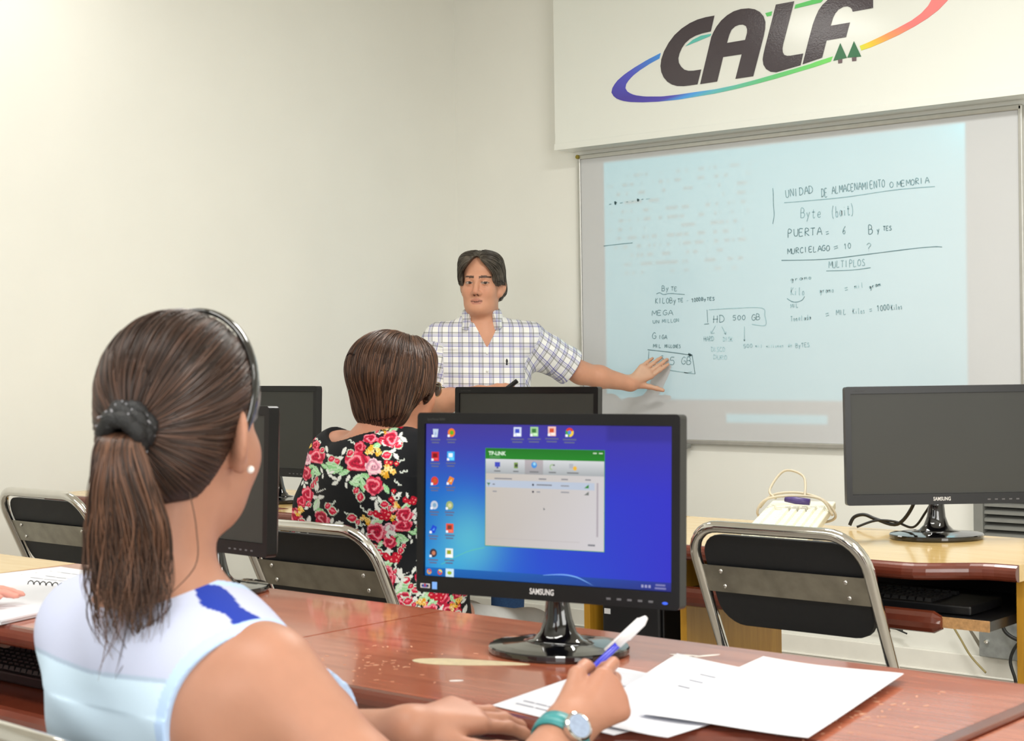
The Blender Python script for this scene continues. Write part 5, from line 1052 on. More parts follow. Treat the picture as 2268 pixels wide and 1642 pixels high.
    pr = thing('ballpoint_pen', 'blue ballpoint pen with white cap held upright in the writing hand', 'pen', tuple((tip+end)/2)); o = A3(*pr.location)
    T_ = lambda t: tuple(tip+ax*t*Lp-o)
    b = MB(); b.tube([T_(0), T_(.08), T_(.10), T_(.80)], [.0008, .003, .0042, .0042], 12); b.build('barrel', mat('pen_blue', (36, 44, 190), .25, var=.03, coat=.4), pr, smooth=True)
    b = MB(); b.tube([T_(.70), T_(.78), T_(.79), T_(.95), T_(1.0)], [.0046, .0050, .0062, .0058, .0025], 12); b.build('cap', mat('pen_white', (240, 238, 240), .3, var=.02, coat=.3), pr, smooth=True)
    cs = unit(np.cross(ax, FWD)); b = MB(); q0 = np.array(T_(.95))+cs*.005; q1 = np.array(T_(.60))+cs*.006; b.tube([tuple(q0), tuple(q1)], .0018, 8); b.build('clip', mat('pen_white', (240, 238, 240)), pr, smooth=True)
def unitv(v): return v/np.maximum(np.linalg.norm(v, axis=-1, keepdims=True), 1e-9)
woman_writing()
# ------------------------------------------------------------------ the seated woman in the floral top
def floral_colors(V, Nrm, P0):
    a = (V-P0)@RGT; bz = V[:, 2]-P0[2]
    away = (Nrm@FWD) > .25; a = np.where(away, -a+.11, a); bz = np.where(away, bz+.05, bz)
    X = 215+a*913; Y = 30-bz*913          # pattern sheet units: about one per millimetre
    # work in units of the print drawn below
    U = X*6.567; Q = Y*6.567
    C = np.tile(np.array(lin((25, 27, 31))), (len(V), 1)); rs = np.random.default_rng(3)
    def put(m, c):
        C[m] = lin(c)
    def leaf(x, y, L, ang, c, c2=None, w=.42):
        t = math.radians(ang); dx, dy = U-x, Q-y; u = (dx*math.cos(t)-dy*math.sin(t))/L; v = (dx*math.sin(t)+dy*math.cos(t))/L
        m = (np.abs(u) < 1)*(np.abs(v) < w*(1-u*u)); put(m > 0, c)
        if c2: put((m > 0)*(np.abs(v-.05*np.sin(u*9)) < .07)*1 > 0, c2); put((m > 0)*(v > w*(1-u*u)*.45) > 0, tuple((x_+y_)//2 for x_, y_ in zip(c, c2)))
    def rose(x, y, r, c, hi, sq=1.0, seed=0):
        dx, dy = (U-x)/r, (Q-y)/(r*sq); d = np.hypot(dx, dy); th = np.arctan2(dy, dx)
        ed = 1+.09*np.sin(5*th+seed)+.05*np.sin(9*th+2*seed); m = d < ed; put(m, c)
        rg = np.sin(d*8.5+th*1.0+seed*1.7+.8*np.sin(3*th+seed)); put(m*(d > .28)*(rg > .55) > 0, hi); put(m*(rg < -.75)*(d < .85) > 0, tuple(int(v*.78) for v in c))
        put(m*(d > .86)*(np.sin(4*th+seed) > -.1) > 0, tuple((p+q*2)//3 for p, q in zip(c, hi)))
        put((d < .24)*(np.sin(th*2+d*9) > 0) > 0, tuple(int(v*.7) for v in c))
    def bud(x, y, r, ang, c=(212, 34, 70)):
        leaf(x, y, r*1.15, ang, (205, 222, 205), None, .85); leaf(x, y, r, ang, c, None, .68); leaf(x, y-r*.1, r*.6, ang, (245, 130, 150), None, .35)
    def yellow(x, y, r):
        for k in range(7):
            q = rs.uniform(0, 2*PI); e = r*rs.uniform(.1, .85); cx, cy = x+e*math.cos(q), y+e*math.sin(q); rr = r*.36
            d = np.hypot(U-cx, Q-cy); th = np.arctan2(Q-cy, U-cx); put(d < rr*(1+.25*np.sin(5*th)), [(246, 206, 108), (240, 178, 48), (248, 226, 160)][k % 3]); put(d < rr*.3, (220, 120, 40))
    def sprig(x, y, ang, n=4, c=(226, 236, 228), s=42):
        for k in range(n):
            t = math.radians(ang); px, py = x+math.cos(t)*k*s*.75, y-math.sin(t)*k*s*.75; leaf(px, py-0, s*.6, ang+(50 if k % 2 else -50), c)
    G1, G2, WH = (150, 214, 150), (205, 236, 205), (236, 240, 236)
    def bouquet(ox, oy, mir=1, k=1.0):
        def t(x, y): return ox+mir*(x-1200)*k, oy+(y-700)*k
        def LF(x, y, L, a, c=WH, c2=None): leaf(*t(x, y), L*k, a if mir > 0 else 180-a, c, c2)
        for x, y, a in ((1690, 380, 60), (1560, 330, 30), (1780, 700, 10), (1700, 820, -40), (1100, 310, 150), (1740, 560, 20)): sprig(*t(x, y), a)
        for x, y, L, a in ((800, 675, 150, 10), (960, 710, 95, 20), (1240, 880, 110, 100), (1290, 760, 90, -30), (1580, 930, 85, -60), (1440, 330, 90, 30)): LF(x, y, L, a, G1, G2)
        for x, y, L, a in ((1160, 790, 115, 35), (1120, 860, 95, -10)): LF(x, y, L, a, G2, G1)
        for x, y, L, a in ((945, 415, 70, 60), (990, 890, 52, 100), (815, 870, 62, 20), (800, 800, 62, -20), (880, 800, 60, 60), (1020, 790, 60, 60), (1430, 1145, 72, 80), (1480, 1075, 55, -60), (1390, 1060, 55, 10), (1715, 480, 62, -50), (1750, 1010, 55, 30), (1640, 300, 60, 70), (1660, 410, 55, 5), (880, 520, 70, 20)): LF(x, y, L, a)
        rose(*t(1330, 240), 105*k, (206, 36, 70), (250, 150, 170), .6, 1); rose(*t(1185, 360), 82*k, (196, 28, 60), (235, 120, 140), 1, 2); rose(*t(1510, 265), 75*k, (206, 30, 64), (240, 110, 130), .7, 5)
        yellow(*t(1340, 400), 90*k); yellow(*t(1590, 690), 105*k); yellow(*t(1450, 420), 60*k)
        rose(*t(1150, 555), 185*k, (214, 40, 76), (250, 150, 165), .72, 3); rose(*t(1395, 625), 120*k, (244, 178, 200), (252, 226, 232), .95, 4); rose(*t(1400, 885), 130*k, (214, 42, 78), (248, 150, 165), 1, 6)
        for x, y, r, a in ((820, 570, 75, 15), (1580, 465, 72, 10), (1200, 1050, 72, 80), (1745, 325, 65, 30), (1040, 440, 60, 40), (1140, 960, 55, 50)): bud(*t(x, y), r*k, a)
        for x, y in ((1580, 560), (1640, 570), (1680, 960), (1680, 1060), (1720, 580), (1640, 1080), (1690, 1130)):
            xx, yy = t(x, y); d = np.hypot(U-xx, Q-yy); put(d < 34*k, (200, 24, 52)); put(d < 12*k, (245, 190, 150))
    bouquet(1200, 700); bouquet(440, 640, -1, .8); bouquet(1750, 1560, -1, .75)
    def small(ox, oy, k=1.0):
        for x, y, L, a in ((470, 1230, 130, 60), (510, 1320, 100, 25), (600, 1330, 80, -20)): leaf(ox+x*k, oy+y*k, L*k, a, G2 if y < 1300 else G1, WH)
        for x, y, L, a in ((560, 1100, 72, 15), (440, 1130, 66, 10), (500, 960, 72, 80), (450, 980, 60, 100), (850, 1460, 85, 15), (740, 1430, 60, 60), (750, 1505, 66, -20), (320, 1480, 80, 70), (300, 1290, 60, 40), (560, 1010, 130, 25)): leaf(ox+x*k, oy+y*k, L*k, a, WH, None, .42 if L < 120 else .06)
        rose(ox+310*k, oy+1100*k, 100*k, (212, 40, 74), (248, 150, 165), 1.1, 2); rose(ox+90*k, oy+1430*k, 120*k, (206, 36, 70), (246, 150, 165), 1, 7); rose(ox+560*k, oy+1430*k, 140*k, (206, 36, 72), (250, 160, 176), .85, 8); rose(ox+210*k, oy+1215*k, 75*k, (206, 34, 64), (240, 120, 140), 1.1, 9)
        yellow(ox+205*k, oy+1310*k, 75*k); yellow(ox+150*k, oy+1390*k, 60*k)
        for x, y, r, a in ((750, 1280, 78, -15), (680, 1215, 60, 35), (400, 960, 50, 60), (215, 1510, 60, -20), (330, 1250, 48, 20)): bud(ox+x*k, oy+y*k, r*k, a)
        sprig(ox+760*k, oy+1180*k, 45, 3); sprig(ox+820*k, oy+1270*k, 10, 2); sprig(ox+400*k, oy+900*k, 80, 3)
    small(0, 0)
    def right(ox, oy, k=1.0):
        for x, y, L, a in ((1640, 1565, 84, -30), (1580, 1490, 58, 60), (1575, 1605, 60, -70), (1280, 1620, 60, 100), (1460, 1210, 60, 110)): leaf(ox+x*k, oy+y*k, L*k, a, WH)
        leaf(ox+1440*k, oy+1400*k, 110*k, 30, G2, G1); rose(ox+1410*k, oy+1555*k, 138*k, (208, 38, 72), (250, 160, 176), 1, 1)
        for x, y in ((1440, 1300), (1500, 1330), (1560, 1270), (1600, 1290), (1570, 1340), (1420, 1280)): d = np.hypot(U-ox-x*k, Q-oy-y*k); put(d < 46*k, (200, 24, 52)); put(d < 14*k, (246, 150, 150))
        bud(ox+1060*k, oy+1360*k, 78*k, 10); bud(ox+1150*k, oy+1420*k, 52*k, 60); yellow(ox+1270*k, oy+1385*k, 80*k)
        sprig(ox+960*k, oy+1290*k, -20, 2); sprig(ox+1200*k, oy+1180*k, -50, 4); sprig(ox+1290*k, oy+1270*k, 50, 3); sprig(ox+1180*k, oy+1470*k, 20, 3)
    right(0, 0); small(760, 700, .9); right(-620, 640, .95); right(120, 620, 1.0); small(-300, 820, .9); small(700, 1250, .9); right(-500, 1250); right(500, -1000, .8); bouquet(2150, 2350, 1, .85); small(1350, 1350, .8); right(900, 1300, .9); right(700, 60, .8); bouquet(2800, 900, -1, .9); right(1500, 300, .9); small(2200, 300, .9); bouquet(3000, 2000, 1, .85); small(2350, 1400, .9)
    return C
def woman_floral():
    H = A3(-2.800, -2.640, 1.102); R = frame((-.02, 1, -.10)); s = .97
    root = thing('person', 'seated woman with short brown hair, glasses and a black floral top', 'person', (-2.80, -2.66, 0))
    sR, sL = A3(-2.650, -2.670, .925), A3(-2.965, -2.690, .925)
    eR, wR = A3(-2.560, -2.62, .70), A3(-2.66, -2.43, .765)
    eL, wL = A3(-3.050, -2.720, .705), A3(-2.97, -2.47, .765)
    nb = A3(-2.812, -2.700, .965)
    torso = Field(); torso.add([ell((-2.81, -2.66, .82), (.165, .125, .17)), ell((-2.81, -2.64, .64), (.175, .145, .17)), ell((-2.805, -2.67, .52), (.20, .165, .12)),
        cap(nb+A3(0, .0, -.035), sR+A3(-.02, 0, .0), .062, .060), cap(nb+A3(0, .0, -.035), sL+A3(.02, 0, .0), .062, .060), ell((-2.81, -2.745, .86), (.14, .07, .11)), ell((-2.72, -2.555, .80), (.08, .07, .075)), ell((-2.90, -2.555, .80), (.08, .07, .075))], .06, .03)
    arms = [[cap(sR, sR*.5+eR*.5, .068, .058), cap(sR*.5+eR*.5, eR, .058, .045)], [cap(sL, sL*.5+eL*.5, .068, .060), cap(sL*.5+eL*.5, eL, .060, .048)]]
    f = Field(); f.g = list(torso.g); w = head_groups(f, H, R, s, True)
    f.add([cap(w(0, -.022, -.03), nb, .055, .062), cap(nb, nb+A3(0, .03, -.06), .06, .06)], .03, .03)
    for A_ in arms: f.add(A_, .02, .035)
    for e, w_ in ((eR, wR), (eL, wL)): f.add([cap(e, e*.6+w_*.4, .043, .041), cap(e*.6+w_*.4, w_, .040, .027)], .02, .03)
    hand_groups(f, wR, unit(A3(-.1, 1, .05)), UPV, -1, [(.5, .4, .3)]*4, .95); hand_groups(f, wL, unit(A3(.2, 1, .05)), UPV, 1, [(.5, .4, .3)]*4, .95)
    hp = [A3(-2.90, -2.68, .515), A3(-2.71, -2.68, .515)]; kn = [A3(-2.91, -2.29, .452), A3(-2.69, -2.29, .452)]; an = [A3(-2.91, -2.32, .08), A3(-2.69, -2.32, .08)]
    f.add([p for i in range(2) for p in (cap(hp[i], kn[i], .076, .055), cap(kn[i], an[i], .058, .040), cap(an[i], an[i]+A3(0, .13, -.045), .038, .028))], .02, .05)
    V, F = surface_net(f, A3(-3.18, -2.92, .02), A3(-2.42, -2.14, 1.26), .0042)
    C = face_paint(V, H, R, s, (196, 138, 112), eyes=True); fast_mesh('body', V, F, M_skin, root, col=C)
    top = Field(); top.g = list(torso.g)
    for A_ in arms: top.add(A_, .02, .04)
    neck = lambda P: ell(nb+A3(-.050, .03, .048), (.120, .13, .072)).d(P)
    def clip(P, D):
        D = D-.010+.0022*np.sin(P[..., 2]*42+P[..., 0]*18+3*P[..., 1]*9)*(P[..., 2] < .9)
        return np.maximum.reduce([D, -neck(P), .455-P[..., 2]])
    V, F = surface_net(top, A3(-3.2, -2.92, .43), A3(-2.42, -2.4, 1.06), .0026, clip)
    N = grad(lambda P: top(P), V, .004)
    fast_mesh('floral_top', V, F, M_cloth, root, col=floral_colors(V, N, A3(-2.812, -2.70, .992)))
    tf = Field(); tf.add([cap(hp[i], kn[i], .078, .058) for i in range(2)]+[cap(kn[i], an[i], .060, .045) for i in range(2)], .03, .03)
    V, F = surface_net(tf, A3(-3.1, -2.85, .06), A3(-2.5, -2.1, .66), .008, lambda P, D: np.maximum.reduce([D-.008, P[..., 2]-.60, .09-P[..., 2]])); fast_mesh('trousers', V, F, mat('grey_trousers', (172, 173, 170), .8, var=.05), root); shoes(root, an, A3(0, 1, 0))
    hf = Field(); hf.add([ell(w(0, -.046, .040), A3(.099, .112, .100)*s, R), ell(w(0, -.060, -.040), A3(.084, .060, .078)*s, R), ell(w(.0, .030, .07), A3(.077, .060, .062)*s, R), ell(w(.060, .008, .01), A3(.030, .042, .05)*s, R), ell(w(-.060, .008, .01), A3(.030, .042, .05)*s, R)], .03, .03)
    def keep(P):
        q = ((P-H)@R)/s; zl = np.interp(q[..., 1], [-.14, -.035, -.012, .012, .03, .055, .08], [-.2, -.118, -.036, -.012, -.045, -.008, .075]); return zl-q[..., 2]
    V, F = surface_net(lambda P, cull=None: hf(P), H-.19, H+.19, .0035, lambda P, D: np.maximum(D+.0012*np.sin((((P-H)@R)[..., 0])*160+((P-H)@R)[..., 1]*60), keep(P)))
    hb = fast_mesh('hair', V, F, M_hairbase, root, col=np.tile(np.array(lin((62, 42, 32))), (len(V), 1)))
    n = 5200; sd = RNG.normal(size=(n, 3)); sd /= np.linalg.norm(sd, axis=1)[:, None]; sd = w(0, -.03, .02)+(sd*A3(.10, .115, .11))@R.T
    for _ in range(3): sd = sd-grad(hf, sd)*(hf(sd)-.001)[:, None]
    sd = sd[keep(sd) < -.004]; crown = w(0, .035, .15)
    flow = lambda P: unitv((P-crown)*A3(1, 1, .2))*.55+np.array([0, 0, -1.0])*np.clip((crown[2]-P[..., 2:3])*14, .05, 1.6)
    paths = hair_strokes(hf, sd, flow, 10, .0062, .0008+RNG.uniform(0, .0030, len(sd)))
    bad = keep(paths) > .002
    for k in range(1, paths.shape[1]): paths[bad[:, k], k] = paths[bad[:, k], k-1]*.98+H*.02
    t = RNG.random((len(paths), 1))**1.8; cc = np.array(lin((50, 33, 26)))*(1-t)+np.array(lin((118, 82, 60)))*t
    strands_mesh('hair_strands', paths, RNG.uniform(.0005, .0011, len(paths)), cc, M_hair, hb)
    # glasses
    gm = mat('gold_wire', (196, 180, 140), .2, metal=1.0); MI = Matrix.Translation(-root.location)
    g0 = None
    for sx in (-1, 1):
        b = MB(); b.tube([tuple(w(sx*.034+.0255*math.cos(a)*(1 if 1 else 1), .1065-.010*abs(math.cos(a)*.5+.5*sx)*0-.012*max(0, sx*math.cos(a)), .004+.0185*math.sin(a))) for a in np.linspace(0, 2*PI, 28, endpoint=False)], .0011, 6, closed=True)
        if sx < 0: b.tube([tuple(w(-.009, .108, .008)), tuple(w(0, .111, .011)), tuple(w(.009, .108, .008))], .0011, 6)
        b.tube([tuple(w(sx*.058, .096, .008)), tuple(w(sx*.072, .092, .008)), tuple(w(sx*.080, .02, .010)), tuple(w(sx*.080, -.005, .002))], .0011, 6)
        o = b.build('glasses_frame', gm, root, smooth=True); o.matrix_parent_inverse = MI
        b = MB(); b.add([tuple(w(sx*.034, .1065, .004))]+[tuple(w(sx*.034+.0250*math.cos(a), .1065-.012*max(0, sx*math.cos(a)), .004+.018*math.sin(a))) for a in np.linspace(0, 2*PI, 25)], [(0, i+1, i+2) for i in range(24)])
        b.build('lens', mat('lens_glass', (255, 255, 255), .02, trans=1.0), o)
woman_floral()

# ------------------------------------------------------------------ the standing man at the whiteboard
def plaid_material():
    m = mat('plaid_cotton', (232, 232, 230), .75, spec=.2, bump=.08, bscale=400); nt = m.node_tree; n = nt.nodes; k = nt.links; b = n['Principled BSDF']
    at = n.new('ShaderNodeAttribute'); at.attribute_name = 'cloth'; sp = n.new('ShaderNodeSeparateXYZ'); k.new(at.outputs['Vector'], sp.inputs[0])
    def M(op, a, c=None):
        q = n.new('ShaderNodeMath'); q.operation = op
        for i, v in enumerate((a, c)):
            if v is None: continue
            if isinstance(v, (int, float)): q.inputs[i].default_value = v
            else: k.new(v, q.inputs[i])
        return q.outputs[0]
    col = None
    def mix(prev, c, fac):
        x = n.new('ShaderNodeMix'); x.data_type = 'RGBA'; x.blend_type = 'MULTIPLY'; k.new(fac, x.inputs[0])
        if prev is None: x.inputs[6].default_value = (*lin((236, 236, 234)), 1)
        else: k.new(prev, x.inputs[6])
        x.inputs[7].default_value = (*lin(c), 1); return x.outputs[2]
    for ax in (0, 1):
        ph = M('FRACT', M('MULTIPLY', sp.outputs[ax], 1/.0400))
        for c0, wd, c, a in ((.28, .045, (118, 118, 196), .75), (.42, .030, (120, 120, 200), .6), (.62, .07, (172, 172, 176), .8), (.50, .02, (160, 160, 200), .5)):
            fac = M('MULTIPLY', M('LESS_THAN', M('ABSOLUTE', M('SUBTRACT', ph, c0)), wd), a); col = mix(col, c, fac)
    k.new(col, b.inputs['Base Color']); return m
def man():
    M0 = A3(-4.275, -.655, 0); Fm = A3(.653, -.757, 0); Rm = A3(.757, .653, 0)
    def p(a, f_, z): return M0+Rm*a+Fm*f_+A3(0, 0, z)
    Rb = np.stack([-Rm, Fm, UPV], 1)      # his right, forward, up
    H = p(-.016, .035, 1.452); hf_ = unit(Fm*math.cos(.22)-Rm*math.sin(.22)+A3(0, 0, -.03)); R = frame(hf_, .03); s = 1.0
    root = thing('person', 'standing man in a blue and white plaid shirt reaching his arm to the whiteboard', 'person', tuple(M0))
    sL, sR = p(.163, -.01, 1.228), p(-.183, .0, 1.228)
    eL, wL = p(.375, -.085, 1.100), p(.580, -.150, 1.052)
    eR, wR = p(-.238, .03, .985), p(-.030, .215, 1.030)
    nb = p(-.018, .0, 1.305)
    torso = Field(); torso.add([ell(p(-.01, .0, 1.12), (.175, .115, .17), Rb), ell(p(-.005, .02, .95), (.165, .125, .19), Rb), ell(p(0, 0, .82), (.168, .120, .14), Rb),
        cap(nb-A3(0, 0, .035), sL-Rm*.02, .060, .062), cap(nb-A3(0, 0, .035), sR+Rm*.02, .060, .062)], .07, .03)
    f = Field(); f.g = list(torso.g); w = head_groups(f, H, R, s)
    f.add([cap(w(0, -.018, -.05), nb, .060, .064), cap(nb, nb-A3(0, 0, .06)+Fm*.02, .064, .075), ell(w(0, .045, -.088), A3(.040, .03, .022)*s, R)], .03, .035)
    aL = [cap(sL, sL*.5+eL*.5, .060, .052), cap(sL*.5+eL*.5, eL, .052, .044)]; aR = [cap(sR, sR*.5+eR*.5, .060, .052), cap(sR*.5+eR*.5, eR, .052, .044)]
    f.add(aL, .02, .04); f.add(aR, .02, .04)
    f.add([cap(eL, eL*.62+wL*.38, .042, .045), cap(eL*.62+wL*.38, wL, .044, .030)], .02, .025); f.add([cap(eR, eR*.62+wR*.38, .043, .045), cap(eR*.62+wR*.38, wR, .044, .030)], .02, .025)
    # left hand fanned towards the board, thumb low; right hand closed on the marker
    dL = unit(Rm*.78+UPV*.56-Fm*.12); nL = unit(Fm*.80-UPV*.15+Rm*.25+UPV*.45)
    hand_groups(f, wL, dL, nL, 1, [(.05, .12, .1), (.12, .15, .1), (.2, .2, .15), (.28, .25, .2)], 1.0, .015, ((.70, .70, .0), (.62, .76, .05), (.58, .80, .08)))
    dR = unit(Rm*.93+Fm*.30+UPV*.10); nR = unit(UPV*.75+Fm*.65)
    hand_groups(f, wR, dR, nR, -1, [(.35, .5, .3), (.55, .75, .5), (.7, .9, .6), (.8, 1.0, .6)], 1.0, .03, ((.8, .45, -.1), (.95, .15, -.2), (.98, -.05, -.2)))
    hp = [p(-.095, 0, .84), p(.09, 0, .84)]; kn = [p(-.14, .03, .46), p(.075, .03, .46)]; an = [p(-.155, 0, .09), p(.065, 0, .09)]
    f.add([q for i in range(2) for q in (cap(hp[i], kn[i], .085, .058), cap(kn[i], an[i], .056, .040), cap(an[i], an[i]+Fm*.15-A3(0, 0, .045), .040, .030))], .02, .06)
    lo = np.minimum.reduce([p(-.5, -.3, 0), p(.9, -.3, 0), p(.9, .4, 0), p(-.5, .4, 0)]); hi = np.maximum.reduce([p(-.5, -.3, 0), p(.9, -.3, 0), p(.9, .4, 0), p(-.5, .4, 0)])
    lo[2] = .01; hi[2] = 1.66
    V, F = surface_net(f, lo, hi, .0034)
    C = face_paint(V, H, R, s, (202, 148, 120), lip=(172, 112, 96)); fast_mesh('body', V, F, M_skin, root, col=C)
    # shirt
    sh = Field(); sh.g = list(torso.g)
    cL, cR = eL*.82+sL*.18, eR*.80+sR*.20; uL, uR = unit(eL-sL), unit(eR-sR)
    sh.add([cap(sL, cL, .068, .064)], .02, .045); sh.add([cap(sR, cR, .068, .062)], .02, .045)
    ac = -.010
    def clip(P, D):
        q = P-M0; a = q@Rm; ff = q@Fm; z = P[..., 2]
        D = D-.010+.0026*np.sin(z*46+a*22)*(z < 1.2)+.002*np.sin(a*60-z*30)
        vneck = np.maximum(np.abs(a-ac-.012)-(z-1.205)*.50, -(ff-.0)); vneck = np.where(z < 1.205, 1, vneck)
        col_ = ell(nb+A3(0, 0, .045)+Fm*.015, (.072, .072, .075)).d(P)
        slL = (P-cL)@uL; slR = (P-cR)@uR
        nL_ = np.where(a > .16, slL, -1); nR_ = np.where(a < -.18, slR, -1)
        hem = .715+.02*np.cos(a*14)-z
        return np.maximum.reduce([D, -vneck, -col_, nL_-.0, nR_-.0, hem])
    V, F = surface_net(sh, lo, hi, .0036, clip)
    q = V-M0; a = q@Rm; ff = q@Fm; uv = np.stack([a+.35*np.sign(a)*np.clip(.06-ff, 0, 1)*.6, V[:, 2]+.02*a, a*0], 1)
    for sJ, uJ, m in ((sL, uL, a > .150), (sR, uR, a < -.172)):
        along = (V-sJ)@uJ; e = unit(np.cross(uJ, Fm)); side = (V-sJ)@e; mm = m*(along > .01)
        uv[mm > 0, 0] = (side+.5*((V-sJ)@Fm))[mm > 0]; uv[mm > 0, 1] = along[mm > 0]
    shirt = fast_mesh('plaid_shirt', V, F, plaid_material(), root, attr={'cloth': uv})
    MI = Matrix.Translation(-root.location); pm = plaid_material()
    # collar: two stiff leaves round the neck
    for sg in (-1, 1):
        Vc = []; Fc = []; n = 16
        for i in range(n+1):
            t = i/n; ang = PI-.02-t*(PI*.80); x = sg*math.sin(ang)*1.0; y = math.cos(ang)
            rise = .052-.016*t; drop = -.012-.026*max(0, t-.55)/.45
            c = nb+A3(0, 0, .012)+Fm*.012
            dirv = Rm*x+Fm*y
            tip = max(0, t-.8)/.2
            top = c+dirv*(.072+.004*t)+A3(0, 0, rise)-Fm*.0; low = c+dirv*(.092+.026*tip)+A3(0, 0, drop)
            top_i = c+dirv*(.068+.004*t)+A3(0, 0, rise); low_i = c+dirv*(.080)+A3(0, 0, drop-.004)
            Vc += [top_i, top, low, low_i]
        for i in range(n):
            for j in range(4): Fc.append((i*4+j, i*4+(j+1) % 4, (i+1)*4+(j+1) % 4, (i+1)*4+j))
        Fc += [(0, 3, 2, 1), (4*n, 4*n+1, 4*n+2, 4*n+3)]
        Vc = np.array(Vc); o = fast_mesh('collar', Vc, np.array(Fc), pm, shirt, attr={'cloth': np.stack([(Vc-M0)@Rm*1.3, Vc[:, 2]*1.2, Vc[:, 2]*0], 1)}, smooth=False)
    # placket buttons and chest emblem
    for z in (1.185, 1.115, 1.045, .975, .905):
        b = MB(); P0 = p(ac+.012, .2, z)
        t_ = 0
        for _ in range(60):
            d = float(sh(P0[None])[0])-.012
            if d < .001: break
            P0 = P0-Fm*max(d*.7, .0005)
        b.ball(tuple(P0), (.0048, .0048, .0048), 10, 6); o = b.build('button', M_white, shirt, smooth=True)
    P0 = p(.078, .2, 1.150)
    for _ in range(60):
        d = float(sh(P0[None])[0])-.0115
        if d < .0005: break
        P0 = P0-Fm*max(d*.7, .0004)
    b = MB(); b.prism([(.0, -.013), (.004, -.012), (.0035, -.002), (.0055, .002), (.003, .010), (.0, .013), (-.002, .008), (-.0035, .004), (-.002, -.004), (-.004, -.012)], lambda u, v, h: tuple(P0+Rm*u*1.0+UPV*v+Fm*h), -.002, .002); b.build('chest_emblem', M_black, shirt)
    tf = Field(); tf.add([q for i in range(2) for q in (cap(hp[i], kn[i], .088, .066), cap(kn[i], an[i], .064, .056))]+[ell(p(0, 0, .82), (.168, .120, .12), Rb)], .03, .03)
    V, F = surface_net(tf, lo, hi, .007, lambda P, D: np.maximum.reduce([D-.008, P[..., 2]-.88, .05-P[..., 2]])); fast_mesh('jeans', V, F, M_jean, root)
    for i in range(2):
        sf = Field(); sf.add([cap(an[i]-A3(0, 0, .01), an[i]-A3(0, 0, .045), .046, .046), cap(an[i]-A3(0, 0, .05), an[i]+Fm*.17-A3(0, 0, .055), .046, .036)], .02, .02)
        V, F = surface_net(sf, an[i]-.25, an[i]+.25, .006, lambda P, D: np.maximum.reduce([D-.004, .002-P[..., 2], P[..., 2]-.11])); fast_mesh('shoe', V, F, M_shoe, root)
    # hair: parted in the middle, swept to both sides over the ears
    hh = Field(); hh.add([ell(w(0, -.020, .050), A3(.083, .100, .092)*s, R), ell(w(.030, .028, .098), A3(.055, .062, .038)*s, R), ell(w(-.030, .028, .098), A3(.055, .062, .038)*s, R), ell(w(.068, .010, .045), A3(.024, .050, .060)*s, R), ell(w(-.068, .010, .045), A3(.024, .050, .060)*s, R), ell(w(0, -.07, -.03), A3(.070, .045, .065)*s, R), ell(w(.050, .034, .076), A3(.032, .046, .036)*s, R), ell(w(-.050, .034, .076), A3(.032, .046, .036)*s, R), ell(w(-.074, -.03, -.01), A3(.018, .03, .04)*s, R), ell(w(.074, -.03, -.01), A3(.018, .03, .04)*s, R)], .016, .02)
    fk = lambda P: ((P-H)@R)/s
    def hk(P, D):
        q = fk(P); x, y, z = np.abs(q[..., 0]-.006), q[..., 1], q[..., 2]
        D = D+.0016*np.sin(y*150+x*40+6*z)+.010*np.exp(-(x/.012)**2)*(y > -.03)*(z > .08)
        face = np.maximum.reduce([.030-y, z-(.114-1.15*np.maximum(x-.008, 0)), x-.064+.25*np.clip(.05-z, 0, .02)])       # forehead window
        zl = np.interp(y, [-.12, -.05, -.015, .012, .04, .06], [-.07, -.055, .002, .008, -.002, .02])
        return np.maximum.reduce([D, -face, zl-z])
    V, F = surface_net(lambda P, cull=None: hh(P), H-.2, H+.2, .003, hk)
    fkq = fk(V); t = (.5+.5*np.sin(fkq[:, 1]*420+fkq[:, 2]*80+np.abs(fkq[:, 0])*200))[:, None]; gr = np.clip((.03-fkq[:, 2])/.03, 0, 1)[:, None]*.6
    C = np.array(lin((58, 53, 47)))*(1-t)+np.array(lin((92, 84, 74)))*t; C = C*(1-gr)+np.array(lin((104, 102, 96)))*gr
    hb = fast_mesh('hair', V, F, M_hairbase, root, col=C)
    n = 2600; sd = RNG.normal(size=(n, 3)); sd /= np.linalg.norm(sd, axis=1)[:, None]; sd = w(0, 0, .05)+(sd*A3(.095, .11, .1))@R.T
    for _ in range(3): sd = sd-grad(hh, sd)*(hh(sd)-.001)[:, None]
    kk = hk(sd, np.zeros(len(sd))-.01); sd = sd[kk < -.003]
    def flow(P):
        q = fk(P); v = np.stack([np.sign(q[..., 0]-.006)*np.clip((q[..., 2]-.03)*12, .1, 1), -.35+0*q[..., 0], -np.clip((.15-q[..., 2])*8, .15, 1.1)], -1); return v@R.T
    paths = hair_strokes(hh, sd, flow, 8, .0068, .0006+RNG.uniform(0, .0028, len(sd)))
    bad = hk(paths, np.zeros(paths.shape[:2])-.01) > .0025
    for k in range(1, paths.shape[1]): paths[bad[:, k], k] = paths[bad[:, k], k-1]
    t = RNG.random((len(paths), 1))**1.5; cc = np.array(lin((56, 51, 45)))*(1-t)+np.array(lin((116, 108, 97)))*t
    strands_mesh('hair_strands', paths, RNG.uniform(.0006, .0012, len(paths)), cc, M_hair, hb)
    # marker pen in his right hand
    a0 = p(.055, .235, 1.030); a1 = p(.118, .245, 1.078); o = thing('marker_pen', 'black marker pen held in the standing man\'s lower hand', 'marker', tuple((a0+a1)/2)); c = A3(*o.location)
    b = MB(); b.tube([tuple(a0-(a1-a0)*.6-c), tuple(a0+(a1-a0)*.35-c)], .0085, 12); b.build('barrel', M_black, o)
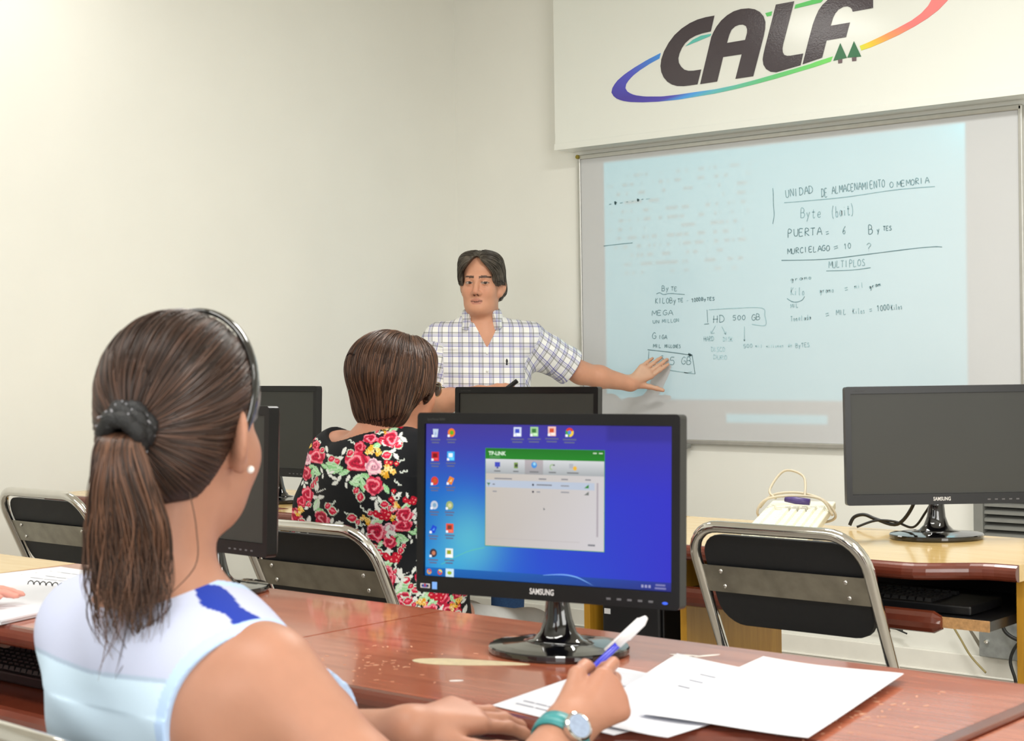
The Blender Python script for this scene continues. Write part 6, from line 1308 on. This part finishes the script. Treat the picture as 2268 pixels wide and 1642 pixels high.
    b = MB(); b.tube([tuple(a0+(a1-a0)*.36-c), tuple(a1-c)], [.0095, .0088], 12); b.build('cap', M_black, o)
man()

# ------------------------------------------------------------------ the person at the left edge whose fingertips reach the papers
def neighbour():
    root = thing('person', 'person at the left edge of whom only fingertips on the notebook show', 'person', (-3.16, -4.32, 0))
    H = A3(-3.16, -4.34, 1.10); R = frame((0, 1, -.1)); s = .97; nb = A3(-3.16, -4.37, .93)
    sR, sL = A3(-2.99, -4.35, .87), A3(-3.33, -4.35, .87); eR, wR = A3(-2.80, -4.27, .735), A3(-2.610, -4.028, .788); eL, wL = A3(-3.37, -4.15, .72), A3(-3.24, -3.97, .772)
    torso = Field(); torso.add([ell((-3.16, -4.33, .78), (.155, .105, .16)), ell((-3.16, -4.33, .62), (.14, .11, .16)), ell((-3.16, -4.32, .53), (.175, .13, .11)), cap(nb-A3(0, 0, .03), sR, .05, .053), cap(nb-A3(0, 0, .03), sL, .05, .053)], .05, .03)
    f = Field(); f.g = list(torso.g); w = head_groups(f, H, R, s, True); f.add([cap(w(0, -.02, -.03), nb, .05, .055)], .03, .03)
    for s_, e, w_, sd in ((sR, eR, wR, -1), (sL, eL, wL, 1)):
        f.add([cap(s_, e, .055, .042), cap(e, w_, .041, .026)], .02, .035)
        hand_groups(f, w_, unit(A3(.55, .83, -.02) if sd < 0 else A3(.3, 1, 0)), UPV, sd, [(.06, .12, .1)]*4, .95)
    hp = [A3(-3.25, -4.32, .53), A3(-3.07, -4.32, .53)]; kn = [A3(-3.26, -3.92, .52), A3(-3.06, -3.92, .52)]; an = [A3(-3.26, -3.96, .08), A3(-3.06, -3.96, .08)]
    f.add([q for i in range(2) for q in (cap(hp[i], kn[i], .078, .056), cap(kn[i], an[i], .055, .038), cap(an[i], an[i]+A3(0, .13, -.045), .038, .028))], .02, .05)
    V, F = surface_net(f, A3(-3.5, -4.55, .02), A3(-2.36, -3.75, 1.28), .0055); fast_mesh('body', V, F, M_skin, root, col=face_paint(V, H, R, s, (214, 150, 136)))
    V, F = surface_net(torso, A3(-3.5, -4.55, .45), A3(-2.8, -4.1, 1.02), .007, lambda P, D: np.maximum.reduce([D-.008, .5-P[..., 2], P[..., 2]-.92])); fast_mesh('shirt', V, F, mat('rose_cloth', (170, 90, 96), .8, var=.05), root)
    tf = Field(); tf.add([cap(hp[i], kn[i], .078, .058) for i in range(2)]+[cap(kn[i], an[i], .057, .042) for i in range(2)]+[ell((-3.16, -4.32, .53), (.175, .13, .1))], .03, .03)
    V, F = surface_net(tf, A3(-3.5, -4.55, .06), A3(-2.8, -3.8, .7), .009, lambda P, D: np.maximum.reduce([D-.008, P[..., 2]-.57, .09-P[..., 2]])); fast_mesh('trousers', V, F, M_jean, root); shoes(root, an, A3(0, 1, 0))
    hf = Field(); hf.add([ell(w(0, -.02, .05), A3(.082, .098, .09), R), ell(w(0, -.05, -.05), A3(.07, .05, .08), R)], .03, .03)
    V, F = surface_net(lambda P, cull=None: hf(P), H-.2, H+.2, .006, lambda P, D: np.maximum(D, np.interp(((P-H)@R)[..., 1], [-.1, 0, .05, .08], [-.13, -.05, .05, .09])-((P-H)@R)[..., 2])); fast_mesh('hair', V, F, M_hairbase, root, col=np.tile(np.array(lin((60, 42, 32))), (len(V), 1)))
    o = copy_tree(ch); o.location = (-3.16, -4.30, 0); o['label'] = 'chrome folding chair of the person out of view at the left edge'
neighbour()
